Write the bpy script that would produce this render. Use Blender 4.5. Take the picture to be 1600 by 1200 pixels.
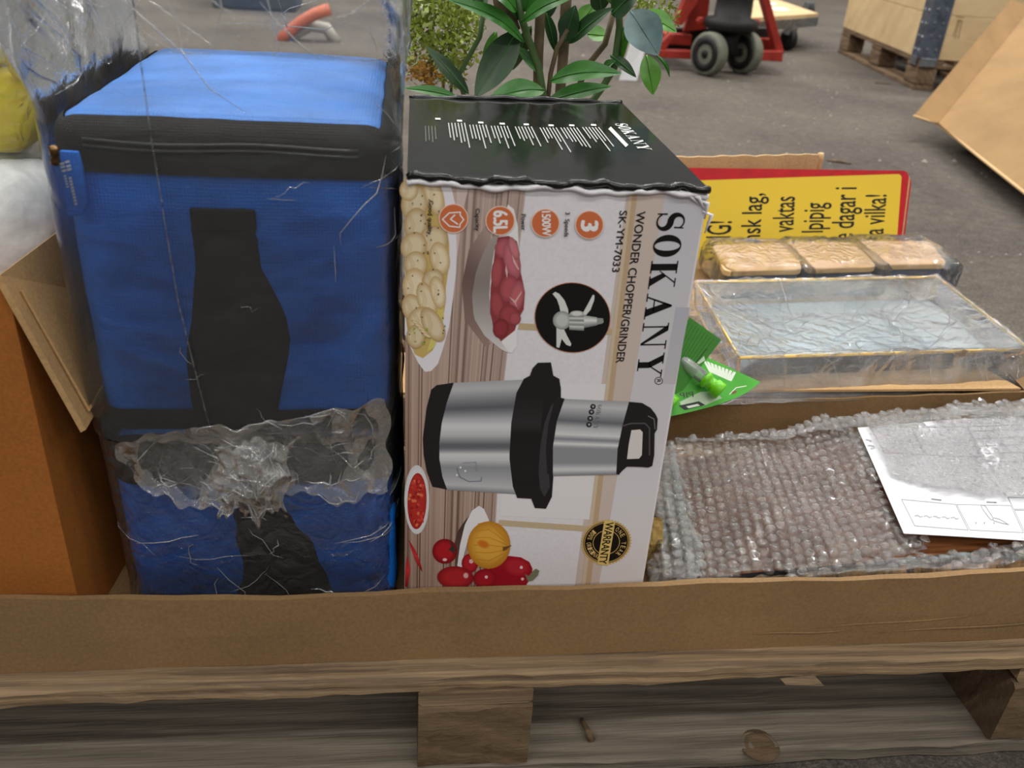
import bpy, bmesh, math, random
import numpy as np
from mathutils import Vector, Matrix
from mathutils.geometry import tessellate_polygon
for o in list(bpy.data.objects): bpy.data.objects.remove(o)
random.seed(7); RNG = np.random.default_rng(11)
sc = bpy.context.scene; COL = sc.collection
PI = math.pi

# ---------------------------------------------------------------- camera
F, PIT, YAW, ROL = 1386., math.radians(28.8), math.radians(8.07), math.radians(4.13)
CAM = np.array([0, -.545, .713])
fw = np.array([math.sin(YAW)*math.cos(PIT), math.cos(YAW)*math.cos(PIT), -math.sin(PIT)])
rt = np.array([math.cos(YAW), -math.sin(YAW), 0]); up = np.cross(rt, fw)
cr = rt*math.cos(ROL)+up*math.sin(ROL); cu = -rt*math.sin(ROL)+up*math.cos(ROL)
cd = bpy.data.cameras.new('camera'); cam = bpy.data.objects.new('camera', cd); COL.objects.link(cam)
cam.matrix_world = Matrix(((cr[0], cu[0], -fw[0], CAM[0]), (cr[1], cu[1], -fw[1], CAM[1]), (cr[2], cu[2], -fw[2], CAM[2]), (0, 0, 0, 1)))
cd.sensor_fit = 'HORIZONTAL'; cd.sensor_width = 36; cd.lens = F/1600*36; cd.clip_start = .02; cd.clip_end = 200
cd.dof.use_dof = True; cd.dof.focus_distance = .85; cd.dof.aperture_fstop = 9.0
sc.camera = cam
# ---------------------------------------------------------------- light
w = bpy.data.worlds.new('World'); sc.world = w; w.use_nodes = True
w.node_tree.nodes['Background'].inputs[0].default_value = (1.0, .97, .93, 1)
w.node_tree.nodes['Background'].inputs[1].default_value = .20
def tube_lamp(name, loc, length, width, power, rz):
    l = bpy.data.lights.new(name, 'AREA'); l.shape = 'RECTANGLE'; l.size = length; l.size_y = width
    l.energy = power; l.color = (1, .97, .92)
    o = bpy.data.objects.new(name, l); COL.objects.link(o); o.location = loc; o.rotation_euler = (0, 0, rz)
for ly, lp in ((-5.0, 70), (-2.2, 50), (1.7, 110), (5.0, 135), (8.6, 120)):      # rows of fluorescent tubes under the hall roof
    for lx in (-3.2, .8, 4.8): tube_lamp('ceiling_tube', (lx, ly, 4.6), 2.9, .09, lp, 0)
vs = sc.view_settings; vs.view_transform = 'Standard'; vs.look = 'None'; vs.gamma = 1; vs.use_curve_mapping = False
vs.exposure = .12

# ---------------------------------------------------------------- helpers: pixels of the photo -> points in the place
def ray(x, y): return fw+cr*(x-800)/F-cu*(y-600)/F
def atY(x, y, Y): d = ray(x, y); return CAM+d*((Y-CAM[1])/d[1])
def atZ(x, y, Z): d = ray(x, y); return CAM+d*((Z-CAM[2])/d[2])
def atP(x, y, p, n): d = ray(x, y); p = np.asarray(p, float); n = np.asarray(n, float); return CAM+d*(((p-CAM)@n)/(d@n))
def lin(c): return tuple(((v/255)/12.92 if v/255 <= .04045 else ((v/255+.055)/1.055)**2.4) for v in c)
def lin4(c): return lin(c)+(1,)

# ---------------------------------------------------------------- materials
MATS = {}
class NT:
    def __init__(s, name):
        s.m = bpy.data.materials.new(name); s.m.use_nodes = True; s.t = s.m.node_tree
        s.b = s.t.nodes['Principled BSDF']; s.out = s.t.nodes['Material Output']
    def n(s, typ, **k):
        nd = s.t.nodes.new(typ)
        for a, v in k.items():
            if a.startswith('_'): nd.inputs[int(a[1:])].default_value = v
            else: setattr(nd, a, v)
        return nd
    def l(s, a, b): s.t.links.new(a, b)
    def coords(s, scale=(1, 1, 1), kind='Object'):
        tc = s.n('ShaderNodeTexCoord'); mp = s.n('ShaderNodeMapping'); mp.inputs['Scale'].default_value = scale
        s.l(tc.outputs[kind], mp.inputs[0]); return mp.outputs[0]
    def noise(s, vec, scale, detail=6, rough=.6, dist=0):
        nd = s.n('ShaderNodeTexNoise'); nd.inputs['Scale'].default_value = scale; nd.inputs['Detail'].default_value = detail
        nd.inputs['Roughness'].default_value = rough; nd.inputs['Distortion'].default_value = dist; s.l(vec, nd.inputs['Vector']); return nd.outputs[0]
    def ramp(s, fac, stops):
        r = s.n('ShaderNodeValToRGB'); e = r.color_ramp.elements
        while len(e) < len(stops): e.new(.5)
        for el, (p, c) in zip(e, stops): el.position = p; el.color = lin4(c)
        s.l(fac, r.inputs[0]); return r.outputs[0]
    def mix(s, fac, a, b, mode='MIX'):
        m = s.n('ShaderNodeMixRGB', blend_type=mode)
        for i, v in ((0, fac), (1, a), (2, b)):
            if hasattr(v, 'node'): s.l(v, m.inputs[i])
            else: m.inputs[i].default_value = v
        return m.outputs[0]
    def bump(s, h, strength=.3, dist=.01, normal=None):
        b = s.n('ShaderNodeBump'); b.inputs['Strength'].default_value = strength; b.inputs['Distance'].default_value = dist
        s.l(h, b.inputs['Height'])
        if normal is not None: s.l(normal, b.inputs['Normal'])
        return b.outputs[0]
    def set(s, col=None, rough=None, metal=None, normal=None, spec=None):
        if col is not None:
            if hasattr(col, 'node'): s.l(col, s.b.inputs['Base Color'])
            else: s.b.inputs['Base Color'].default_value = col
        if rough is not None: s.b.inputs['Roughness'].default_value = rough
        if metal is not None: s.b.inputs['Metallic'].default_value = metal
        if spec is not None: s.b.inputs['Specular IOR Level'].default_value = spec
        if normal is not None: s.l(normal, s.b.inputs['Normal'])
        return s.m
def plain(name, c, rough=.5, metal=0, spec=.5, var=.06, scale=60, bump=0):
    if name in MATS: return MATS[name]
    t = NT(name); v = t.coords(); nz = t.noise(v, scale, 4)
    a = tuple(max(0, k*(1-var)) for k in c); b = tuple(min(255, k*(1+var)) for k in c)
    col = t.ramp(nz, [(.3, a), (.7, b)])
    MATS[name] = t.set(col, rough, metal, t.bump(nz, bump, .002) if bump else None, spec); return MATS[name]
def cardboard(name, c, var=.07):
    t = NT(name); v = t.coords(); big = t.noise(v, 7, 3); fine = t.noise(v, 350, 3); fl = t.noise(t.coords((400, 3, 3)), 1, 2)
    col = t.ramp(big, [(.3, tuple(k*(1-var) for k in c)), (.7, tuple(min(255, k*(1+var)) for k in c))])
    col = t.mix(.22, col, t.ramp(fine, [(.35, tuple(k*.72 for k in c)), (.65, tuple(min(255, k*1.18) for k in c))]))
    h = t.mix(.5, fine, fl)
    return t.set(col, .78, 0, t.bump(h, .12, .0015), .25)
def wood(name, cols, grain=(3, 60, 60), rough=.75, bump=.4, knots=True):
    t = NT(name); oi = t.n('ShaderNodeObjectInfo'); tc = t.n('ShaderNodeTexCoord'); mp = t.n('ShaderNodeMapping')
    vm = t.n('ShaderNodeVectorMath', operation='ADD'); vs_ = t.n('ShaderNodeVectorMath', operation='SCALE'); vs_.inputs[0].default_value = (7, 3, 5)
    t.l(oi.outputs['Random'], vs_.inputs['Scale']); t.l(tc.outputs['Object'], vm.inputs[0]); t.l(vs_.outputs[0], vm.inputs[1])
    mp.inputs['Scale'].default_value = grain; t.l(vm.outputs[0], mp.inputs[0])
    mp2 = t.n('ShaderNodeMapping'); mp2.inputs['Scale'].default_value = tuple(max(g*.22, 2) for g in grain); t.l(vm.outputs[0], mp2.inputs[0])
    a = t.noise(mp.outputs[0], 1.6, 8, .65, 1.1); b = t.noise(mp2.outputs[0], 1.0, 4, .5, .6)
    wv = t.n('ShaderNodeTexWave', wave_type='BANDS', bands_direction='DIAGONAL'); wv.inputs['Scale'].default_value = .9
    wv.inputs['Distortion'].default_value = 9; wv.inputs['Detail'].default_value = 4; wv.inputs['Detail Scale'].default_value = .6; t.l(mp2.outputs[0], wv.inputs['Vector'])
    c0 = t.ramp(a, [(.28, cols[0]), (.5, cols[1]), (.72, cols[2])])
    c1 = t.mix(.3, c0, t.ramp(wv.outputs[1], [(.2, cols[0]), (.75, cols[2])]))
    c2 = t.mix(.45, c1, t.ramp(b, [(.3, cols[3]), (.7, cols[2])]))
    hm = t.mix(.4, a, wv.outputs[1])
    return t.set(c2, rough, 0, t.bump(hm, bump, .004), .25)
def film(name, haze=.05, rough=.1, bumps=((90, .25),), gain=1.6, tint=(1, 1, 1), vor=0):
    """thin clear plastic: lets light straight through, reflects by Fresnel, a little white haze"""
    t = NT(name); t.t.nodes.remove(t.b); v = t.coords(); nrm = None
    for scale, st in bumps:
        nrm = t.bump(t.noise(v, scale, 5, .6, 1.5), st, .004, nrm)
    if vor:
        vo = t.n('ShaderNodeTexVoronoi', feature='DISTANCE_TO_EDGE'); vo.inputs['Scale'].default_value = vor
        nd = t.n('ShaderNodeTexNoise'); nd.inputs['Scale'].default_value = vor*.6; t.l(v, nd.inputs['Vector'])
        mv = t.n('ShaderNodeMixRGB'); mv.inputs[0].default_value = .12; t.l(v, mv.inputs[1]); t.l(nd.outputs[1], mv.inputs[2])
        t.l(mv.outputs[0], vo.inputs['Vector']); nrm = t.bump(vo.outputs[0], .5, .01, nrm)
    fr = t.n('ShaderNodeFresnel'); fr.inputs[0].default_value = 1.5; t.l(nrm, fr.inputs['Normal'])
    mu = t.n('ShaderNodeMath', operation='MULTIPLY', use_clamp=True); mu.inputs[1].default_value = gain; t.l(fr.outputs[0], mu.inputs[0])
    tr = t.n('ShaderNodeBsdfTransparent'); tr.inputs[0].default_value = tint+(1,)
    gl = t.n('ShaderNodeBsdfGlossy'); gl.inputs['Roughness'].default_value = rough; gl.inputs[0].default_value = (1, 1, 1, 1); t.l(nrm, gl.inputs['Normal'])
    df = t.n('ShaderNodeBsdfDiffuse'); df.inputs[0].default_value = (.85, .87, .88, 1); t.l(nrm, df.inputs['Normal'])
    m1 = t.n('ShaderNodeMixShader'); m1.inputs[0].default_value = haze; t.l(tr.outputs[0], m1.inputs[1]); t.l(df.outputs[0], m1.inputs[2])
    m2 = t.n('ShaderNodeMixShader'); t.l(mu.outputs[0], m2.inputs[0]); t.l(m1.outputs[0], m2.inputs[1]); t.l(gl.outputs[0], m2.inputs[2])
    t.l(m2.outputs[0], t.out.inputs[0]); return t.m
def fabric(name, c, weave=900, strength=.35, rough=.6, spec=.3):
    t = NT(name); v = t.coords(); big = t.noise(v, 14, 4)
    col = t.ramp(big, [(.3, tuple(k*.9 for k in c)), (.7, tuple(min(255, k*1.1) for k in c))])
    vo = t.n('ShaderNodeTexVoronoi'); vo.inputs['Scale'].default_value = weave; vo.inputs['Randomness'].default_value = .25; t.l(v, vo.inputs['Vector'])
    b1 = t.bump(vo.outputs[0], strength, .0012); b2 = t.bump(t.noise(v, 25, 5), .25, .01, b1)
    return t.set(col, rough, 0, b2, spec)
def ink(name, rough=.35, spec=.4):
    t = NT(name); a = t.n('ShaderNodeAttribute', attribute_name='Col'); return t.set(a.outputs[0], rough, 0, None, spec)

M = {}
def mk():
    t = NT('worn_asphalt_floor'); v = t.coords(); a = t.noise(v, 1.6, 6, .6); b = t.noise(v, 28, 8, .8); c = t.noise(v, 170, 4, .8)
    base = t.ramp(b, [(.34, (66, 62, 60)), (.5, (102, 97, 93)), (.66, (136, 130, 121))])
    base = t.mix(.5, base, t.ramp(a, [(.32, (94, 89, 86)), (.64, (140, 133, 123))]))
    base = t.mix(.6, base, t.ramp(c, [(.36, (44, 42, 41)), (.5, (116, 111, 106)), (.64, (190, 182, 170))]), 'OVERLAY')
    M['floor'] = t.set(base, .85, 0, t.bump(t.mix(.5, b, c), .9, .008), .25)
    M['card'] = cardboard('kraft_cardboard', (136, 108, 74))
    M['card_dark'] = cardboard('orange_brown_cardboard', (160, 98, 42))
    M['card_tan'] = cardboard('tan_cardboard', (186, 150, 104))
    M['card_pale'] = cardboard('pale_corrugated_cardboard', (205, 172, 128))
    M['pallet'] = wood('weathered_pallet_wood', [(66, 54, 44), (130, 108, 86), (196, 166, 126), (104, 90, 76)], (7, 230, 230), bump=.6)
    M['pallet_grey'] = wood('grey_pallet_wood', [(66, 58, 50), (118, 108, 95), (152, 142, 126), (96, 88, 78)], (6, 170, 170), bump=.6)
    M['block'] = wood('pallet_block_wood', [(56, 44, 34), (98, 80, 62), (132, 110, 84), (92, 72, 54)], (30, 160, 90), bump=.6)
    M['pallet_far'] = wood('brown_far_pallet_wood', [(62, 50, 40), (104, 84, 64), (140, 116, 90), (70, 56, 44)], (90, 8, 90))
    M['ply'] = wood('plywood', [(176, 150, 110), (198, 172, 130), (212, 188, 148), (190, 162, 120)], (3, 18, 18), bump=.1)
    M['oak'] = wood('brown_veneer', [(88, 50, 28), (132, 82, 48), (160, 106, 66), (112, 68, 38)], (6, 300, 300), .5, .15)
    M['bamboo'] = wood('bamboo_lid', [(200, 164, 112), (216, 180, 126), (226, 192, 140), (206, 168, 114)], (40, 4, 20), .5, .05)
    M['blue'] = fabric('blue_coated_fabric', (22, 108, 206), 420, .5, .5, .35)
    M['blue_lit'] = fabric('blue_fabric_lit_lid', (62, 124, 204), 420, .5, .5, .35)  # bag blue lightened to imitate overhead light on the lid
    M['black'] = fabric('black_webbing', (13, 14, 15), 700, .4, .6, .3)
    M['zip'] = plain('black_zip_teeth', (30, 30, 32), .4)
    M['white_print'] = plain('white_print', (225, 228, 230), .5)
    M['brass'] = plain('brass', (120, 94, 62), .3, 1)
    M['film'] = film('clear_plastic_film', .028, .06, ((25, .35), (120, .15)), 1.15, (.97, .98, .98), 16)
    M['film_crisp'] = film('crinkled_plastic_wrap', .03, .06, ((50, .5), (190, .3)), 1.5, (.96, .97, .97), 36)
    M['film_hem'] = film('bunched_plastic_film', .11, .10, ((40, .5), (150, .3)), 2.4, (.96, .97, .97), 30)
    M['film_glass'] = film('crinkled_tray_wrap', .07, .07, ((40, .4), (150, .3)), 1.7, (.97, .98, .98), 30)
    M['card_lean'] = cardboard('tan_leaning_cardboard', (148, 118, 80))
    M['bubble'] = film('bubble_wrap_film', .05, .04, ((420, .35),), 2.3, (.96, .96, .96))
    M['bubble_haze'] = film('cloudy_bubble_wrap', .14, .08, ((420, .5),), 2.3, (.95, .96, .96))
    M['rim'] = film('bubble_glint_arc', .32, .05, ((60, .1),), 3., (.98, .98, .98))  # whitish film for the painted highlight arcs on the bubbles
    M['crease'] = film('whitened_crease_glint', .24, .07, ((60, .1),), 3.5, (.98, .98, .98))  # white haze painted in so film creases read as highlight lines
    M['glass'] = film('clear_glass', .0, .02, ((2, .0),), 1.2, (.88, .93, .94))
    t = NT('pale_blue_glass_base'); M['mirror'] = t.set(lin4((166, 186, 196)), .2, .25)
    M['gold'] = plain('gold_edge', (214, 176, 92), .3, 1)
    M['canister'] = plain('slate_blue_canister', (86, 98, 118), .35)
    M['boxwhite'] = plain('white_printed_board', (232, 230, 236), .4, 0, .4, .02, 300)
    M['boxblack'] = plain('glossy_black_board', (13, 15, 13), .13, 0, .45, .1, 12, .03)
    M['boxedge'] = plain('torn_board_edge', (205, 190, 170), .8)
    M['ink'] = ink('print_ink'); M['inkw'] = ink('sign_paint', .45)
    M['paper'] = plain('white_paper', (218, 219, 224), .7, 0, .2, .02, 20)
    M['red'] = plain('red_paint', (146, 42, 30), .45, 0, .4, .12, 20)
    M['signred'] = plain('red_sign_paint', (196, 22, 34), .4)
    M['rubber'] = plain('black_rubber', (26, 26, 27), .6, 0, .3, .2, 30)
    M['tyre'] = plain('grey_green_tyre', (104, 106, 94), .55, 0, .3, .1, 30)
    M['steel'] = plain('grey_steel', (150, 156, 164), .35, .9, .5, .15, 30)
    M['hinge'] = plain('blue_grey_steel', (88, 96, 110), .45, .6, .5, .2, 25, .2)
    M['leaf'] = None
    for nm, c1, c2 in (('leaf_dark', (20, 46, 22), (38, 74, 34)), ('leaf_mid', (34, 84, 30), (62, 122, 48)), ('leaf_bright', (58, 116, 32), (100, 156, 58)), ('leaf_grey_sheen', (66, 92, 92), (120, 148, 150)), ('lime', (104, 124, 34), (158, 176, 70))):  # the blue-grey pair paints a reflection onto one leaf
        t = NT(nm); nz = t.noise(t.coords((20, 20, 20)), 1, 4); col = t.ramp(nz, [(.3, c1), (.7, c2)])
        M[nm] = t.set(col, .38, 0, t.bump(nz, .1, .003), .45)
    M['stem'] = plain('plant_stem', (84, 74, 54), .7, 0, .3, .2, 60, .3); M['stemg'] = plain('green_stem', (58, 86, 40), .5)
    M['pot'] = plain('black_plant_pot', (34, 32, 32), .5)
    M['soil'] = plain('dark_soil', (46, 36, 28), .95, 0, .1, .3, 150, .6)
    M['green'] = plain('green_card', (74, 168, 52), .4, 0, .4, .05, 30); M['green_dk'] = plain('green_card_back', (70, 140, 52), .45, 0, .4, .05, 30)
    M['cap'] = plain('lime_plastic_cap', (110, 205, 26), .35)
    M['tube'] = film('clear_tube', .3, .1, ((30, .1),), 1.4)
    M['yellow'] = plain('yellow_plastic', (255, 226, 8), .45)
    M['orange'] = plain('orange_hose', (188, 92, 58), .45)
    M['greyplastic'] = plain('pale_grey_plastic', (176, 172, 162), .5)
    M['navy'] = plain('dark_navy_plastic', (40, 52, 70), .5)
    M['kraftpaper'] = plain('crumpled_kraft_paper', (190, 160, 96), .7, 0, .2, .15, 90, .5)
mk()

# ---------------------------------------------------------------- mesh helpers
def wloc(o):
    v = np.zeros(3)
    while o is not None: v += np.array(o.location); o = o.parent
    return v
def thing(name, label, cat, loc, group=None):
    o = bpy.data.objects.new(name, None); COL.objects.link(o); o.location = loc; o.empty_display_size = .05
    o['label'] = label; o['category'] = cat
    if group: o['group'] = group
    return o
def tag(o, label, cat, group=None):
    o['label'] = label; o['category'] = cat
    if group: o['group'] = group
    return o
def obj(name, V, Fc, mat, parent=None, smooth=False, cols=None, label=None, origin=None):
    """one mesh object from WORLD coordinates"""
    V = np.asarray(V, float)
    off = wloc(parent) if parent is not None else (np.asarray(origin, float) if origin is not None else np.array([V[:, 0].mean(), V[:, 1].mean(), V[:, 2].min()]))
    me = bpy.data.meshes.new(name); me.from_pydata([tuple(p) for p in V-off], [], [tuple(int(i) for i in f) for f in Fc]); me.update()
    if cols is not None:
        at = me.color_attributes.new('Col', 'FLOAT_COLOR', 'POINT')
        at.data.foreach_set('color', np.asarray(cols, np.float32).ravel())
    if smooth: me.polygons.foreach_set('use_smooth', [True]*len(me.polygons))
    me.materials.append(mat)
    o = bpy.data.objects.new(name, me); COL.objects.link(o)
    if parent is not None: o.parent = parent
    else: o.location = off
    if label: o['label'] = label
    return o
class MB:
    def __init__(s): s.V = []; s.F = []; s.C = []
    def add(s, V, Fc, c=None):
        n = len(s.V); s.V += [tuple(p) for p in V]; s.F += [tuple(i+n for i in f) for f in Fc]
        if c is not None: s.C += [c]*len(V) if not isinstance(c, list) else c
    def box(s, lo, hi, M4=None):
        x0, y0, z0 = lo; x1, y1, z1 = hi
        V = [(x0, y0, z0), (x1, y0, z0), (x1, y1, z0), (x0, y1, z0), (x0, y0, z1), (x1, y0, z1), (x1, y1, z1), (x0, y1, z1)]
        if M4 is not None: V = [tuple(M4 @ Vector(p)) for p in V]
        s.add(V, [(0, 3, 2, 1), (4, 5, 6, 7), (0, 1, 5, 4), (1, 2, 6, 5), (2, 3, 7, 6), (3, 0, 4, 7)])
    def tube(s, pts, r, n=8, cap=True):
        pts = [np.asarray(p, float) for p in pts]; rs = r if isinstance(r, (list, tuple)) else [r]*len(pts)
        V = []; Fc = []; prev = None
        for i, p in enumerate(pts):
            d = pts[min(i+1, len(pts)-1)]-pts[max(i-1, 0)]; d /= np.linalg.norm(d)+1e-12
            if prev is None: a = np.cross(d, [0, 0, 1]) if abs(d[2]) < .9 else np.cross(d, [1, 0, 0])
            else: a = prev-d*(prev@d)
            a /= np.linalg.norm(a); b = np.cross(d, a); prev = a
            V += [p+rs[i]*(a*math.cos(k*2*PI/n)+b*math.sin(k*2*PI/n)) for k in range(n)]
        for i in range(len(pts)-1):
            for k in range(n): Fc.append((i*n+k, i*n+(k+1) % n, (i+1)*n+(k+1) % n, (i+1)*n+k))
        if cap: Fc += [tuple(range(n))[::-1], tuple(range((len(pts)-1)*n, len(pts)*n))]
        s.add(V, Fc)
    def prism(s, loop, d):
        """closed loop of world points, thickened along vector d"""
        n = len(loop); L = [Vector(p) for p in loop]; d = Vector(d)
        tri = tessellate_polygon([L]); V = L+[p+d for p in L]
        Fc = [tuple(t) for t in tri]+[tuple(i+n for i in t)[::-1] for t in tri]+[(i, (i+1) % n, (i+1) % n+n, i+n) for i in range(n)]
        s.add(V, Fc)
    def lathe(s, prof, axis_o, axis_d, n=24):
        o = np.asarray(axis_o, float); d = np.asarray(axis_d, float); d /= np.linalg.norm(d)
        a = np.cross(d, [0, 0, 1]) if abs(d[2]) < .9 else np.cross(d, [1, 0, 0]); a /= np.linalg.norm(a); b = np.cross(d, a)
        V = [o+d*h+r*(a*math.cos(k*2*PI/n)+b*math.sin(k*2*PI/n)) for (r, h) in prof for k in range(n)]
        m = len(prof); Fc = [(i*n+k, i*n+(k+1) % n, (i+1)*n+(k+1) % n, (i+1)*n+k) for i in range(m-1) for k in range(n)]
        Fc += [tuple(range(n))[::-1], tuple(range((m-1)*n, m*n))]
        s.add(V, Fc)
    def build(s, name, mat, parent=None, smooth=False, label=None, bevel=0, origin=None):
        o = obj(name, s.V, s.F, mat, parent, smooth, s.C if s.C else None, label, origin)
        bm = bmesh.new(); bm.from_mesh(o.data); bmesh.ops.recalc_face_normals(bm, faces=bm.faces)
        if bevel: bmesh.ops.bevel(bm, geom=[e for e in bm.edges if e.calc_face_angle(0) > .5], offset=bevel, segments=2, profile=.5, affect='EDGES')
        bm.to_mesh(o.data); bm.free()
        return o
def qbox(name, lo, hi, mat, parent=None, bevel=0, label=None):
    b = MB(); b.box(lo, hi); return b.build(name, mat, parent, False, label, bevel)
def tri(x): return 2*np.abs(x-np.floor(x)-.5)
def crumple(P, seed, freq, n=8):
    """field of sharp creases in random directions, about -0.5..0.5"""
    r = np.random.default_rng(seed); P = np.asarray(P, float); s = np.zeros(len(P)); tot = 0
    Wp = P+.35/freq*np.stack([np.sin(P@r.normal(size=3)*freq*2+r.random()*6), np.sin(P@r.normal(size=3)*freq*2+r.random()*6), np.sin(P@r.normal(size=3)*freq*2+r.random()*6)], 1)
    for i in range(n):
        k = r.normal(size=3); k *= freq*(.5+1.8*i/n)/np.linalg.norm(k); a = 1/(1+.45*i)
        gate = .5+.5*np.sin(P@(r.normal(size=3)*freq*.9)+r.random()*6)
        s += a*gate*(tri(Wp@k+r.random())-.5); tot += a*.6
    return s/tot
def softbox(lo, hi, r, n=(24, 24, 24), bulge=0, wr=0, seed=1, wf=12):
    """rounded, slightly puffy box as a welded grid"""
    lo = np.array(lo); hi = np.array(hi); c = (lo+hi)/2; h = (hi-lo)/2
    idx = {}; V = []; Fc = []
    def vid(p):
        k = tuple(np.round(p, 6))
        if k not in idx: idx[k] = len(V); V.append(p)
        return idx[k]
    for ax in range(3):
        a, b = [i for i in range(3) if i != ax]
        for sg in (-1, 1):
            for i in range(n[a]):
                for j in range(n[b]):
                    q = []
                    for di, dj in ((0, 0), (1, 0), (1, 1), (0, 1)):
                        p = np.zeros(3); p[ax] = sg; p[a] = -1+2*(i+di)/n[a]; p[b] = -1+2*(j+dj)/n[b]; q.append(vid(p))
                    if (sg > 0) != (ax == 1): Fc.append(tuple(q))
                    else: Fc.append(tuple(q[::-1]))
    V = np.array(V); U = V.copy(); P = V*h; inner = np.maximum(h-r, 1e-5); Q = np.clip(P, -inner, inner); D = P-Q
    L = np.linalg.norm(D, axis=1, keepdims=True); Nn = np.where(L > 1e-9, D/np.maximum(L, 1e-9), 0); P = Q+Nn*r
    if bulge:
        f = lambda t: np.clip(1-t*t, 0, 1)
        for ax in range(3):
            a, b = [i for i in range(3) if i != ax]
            P[:, ax] += Nn[:, ax]*bulge*f(U[:, a])*f(U[:, b])
    P = P+c
    if wr: P += Nn*(wr*crumple(P, seed, wf))[:, None]
    softbox.U = U
    return P, Fc, Nn
def grid_faces(nu, nv, wrap=False):
    Fc = []
    for j in range(nv-1):
        for i in range(nu if wrap else nu-1):
            k = (i+1) % nu; Fc.append((j*nu+i, j*nu+k, (j+1)*nu+k, (j+1)*nu+i))
    return Fc
def inpoly(x, y, poly):
    c = False; n = len(poly)
    for i in range(n):
        x0, y0 = poly[i]; x1, y1 = poly[(i+1) % n]
        if (y0 > y) != (y1 > y) and x < (x1-x0)*(y-y0)/(y1-y0)+x0: c = not c
    return c

# ---------------------------------------------------------------- flat print on a plane
FONT = bpy.data.curves.new('font_tmp', 'FONT'); FONT_O = bpy.data.objects.new('font_tmp', FONT); COL.objects.link(FONT_O)
def text_mesh(txt, bold=0., spacing=1.):
    FONT.body = txt; FONT.size = 1; FONT.offset = 0; FONT.resolution_u = 3; FONT.space_character = spacing
    bpy.context.view_layer.update()
    me = bpy.data.meshes.new_from_object(FONT_O.evaluated_get(bpy.context.evaluated_depsgraph_get()))
    V = np.array([v.co[:2] for v in me.vertices]); Fc = [tuple(p.vertices) for p in me.polygons]; bpy.data.meshes.remove(me)
    if bold:
        n = len(V); V0, F0 = V, list(Fc); sh_ = [(-bold, -bold*.3), (bold, bold*.3), (0, 0), (-bold*.5, bold*.5), (bold*.5, -bold*.5)]
        V = np.concatenate([V0+np.array(q) for q in sh_]); Fc = [tuple(i+k*n for i in f) for k in range(len(sh_)) for f in F0]
    return V, Fc
CAPH = text_mesh('H')[0][:, 1].max()
def arc(cx, cy, rx, ry, a0, a1, n=14): return [(cx+rx*math.cos(math.radians(a0+(a1-a0)*i/n)), cy+ry*math.sin(math.radians(a0+(a1-a0)*i/n))) for i in range(n+1)]
def thick(pts, ws):
    L = []; R = []
    for i, (x, y) in enumerate(pts):
        x0, y0 = pts[max(i-1, 0)]; x1, y1 = pts[min(i+1, len(pts)-1)]; d = math.hypot(x1-x0, y1-y0)+1e-9; nx, ny = -(y1-y0)/d, (x1-x0)/d
        L.append((x+nx*ws[i]/2, y+ny*ws[i]/2)); R.append((x-nx*ws[i]/2, y-ny*ws[i]/2))
    return L+R[::-1]
def serif_glyph(ch):
    """bold high-contrast serif capitals in a box of height 1: list of [outer, holes...], width"""
    if ch == 'O': return [[arc(.36, .5, .36, .52, 0, 360, 40)[:-1], arc(.36, .5, .155, .47, 0, 360, 40)[:-1]]], .72
    if ch == 'S':
        p = arc(.31, .745, .215, .245, 20, 270, 20)[:-1]+arc(.31, .255, .23, .245, 90, -160, 20); n = len(p)
        ws = [.05+.19*math.exp(-((i/(n-1)-.5)/.2)**2) for i in range(n)]
        return [[thick(p, ws)], [[(.47, .66), (.52, .66), (.53, 1.0), (.49, 1.0)]], [[(.05, .0), (.09, .0), (.10, .36), (.05, .36)]]], .6
    b = lambda x0, y0, x1, y1: [[(x0, y0), (x1, y0), (x1, y1), (x0, y1)]]
    if ch == 'K': return [b(.1, 0, .32, 1), b(0, 0, .42, .045), b(0, .955, .42, 1), [[(.32, .36), (.36, .36), (.75, .96), (.70, .96)]], b(.58, .955, .88, 1), [[(.4, .5), (.52, .62), (.86, .04), (.6, .04)]], b(.52, 0, .95, .045)], .97
    if ch == 'A': return [[[(.1, .02), (.15, .02), (.44, .9), (.40, 1.0)]], [[(.40, 1.0), (.46, 1.0), (.82, .02), (.56, .02), (.33, .75)]], b(.2, .29, .62, .335), b(0, 0, .28, .045), b(.48, 0, .9, .045)], .9
    if ch == 'N': return [b(.12, 0, .17, 1), b(0, 0, .3, .045), b(0, .955, .24, 1), [[(.06, 1), (.28, 1), (.81, .02), (.81, 0), (.74, 0), (.12, .9)]], b(.76, 0, .81, 1), b(.63, .955, .95, 1)], .97
    if ch == 'Y': return [b(.33, 0, .55, .48), b(.22, 0, .66, .045), [[(.06, .97), (.3, .97), (.55, .47), (.33, .42)]], b(-.02, .955, .4, 1), [[(.44, .44), (.5, .46), (.80, .97), (.74, .97)]], b(.62, .955, .9, 1)], .88
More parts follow.
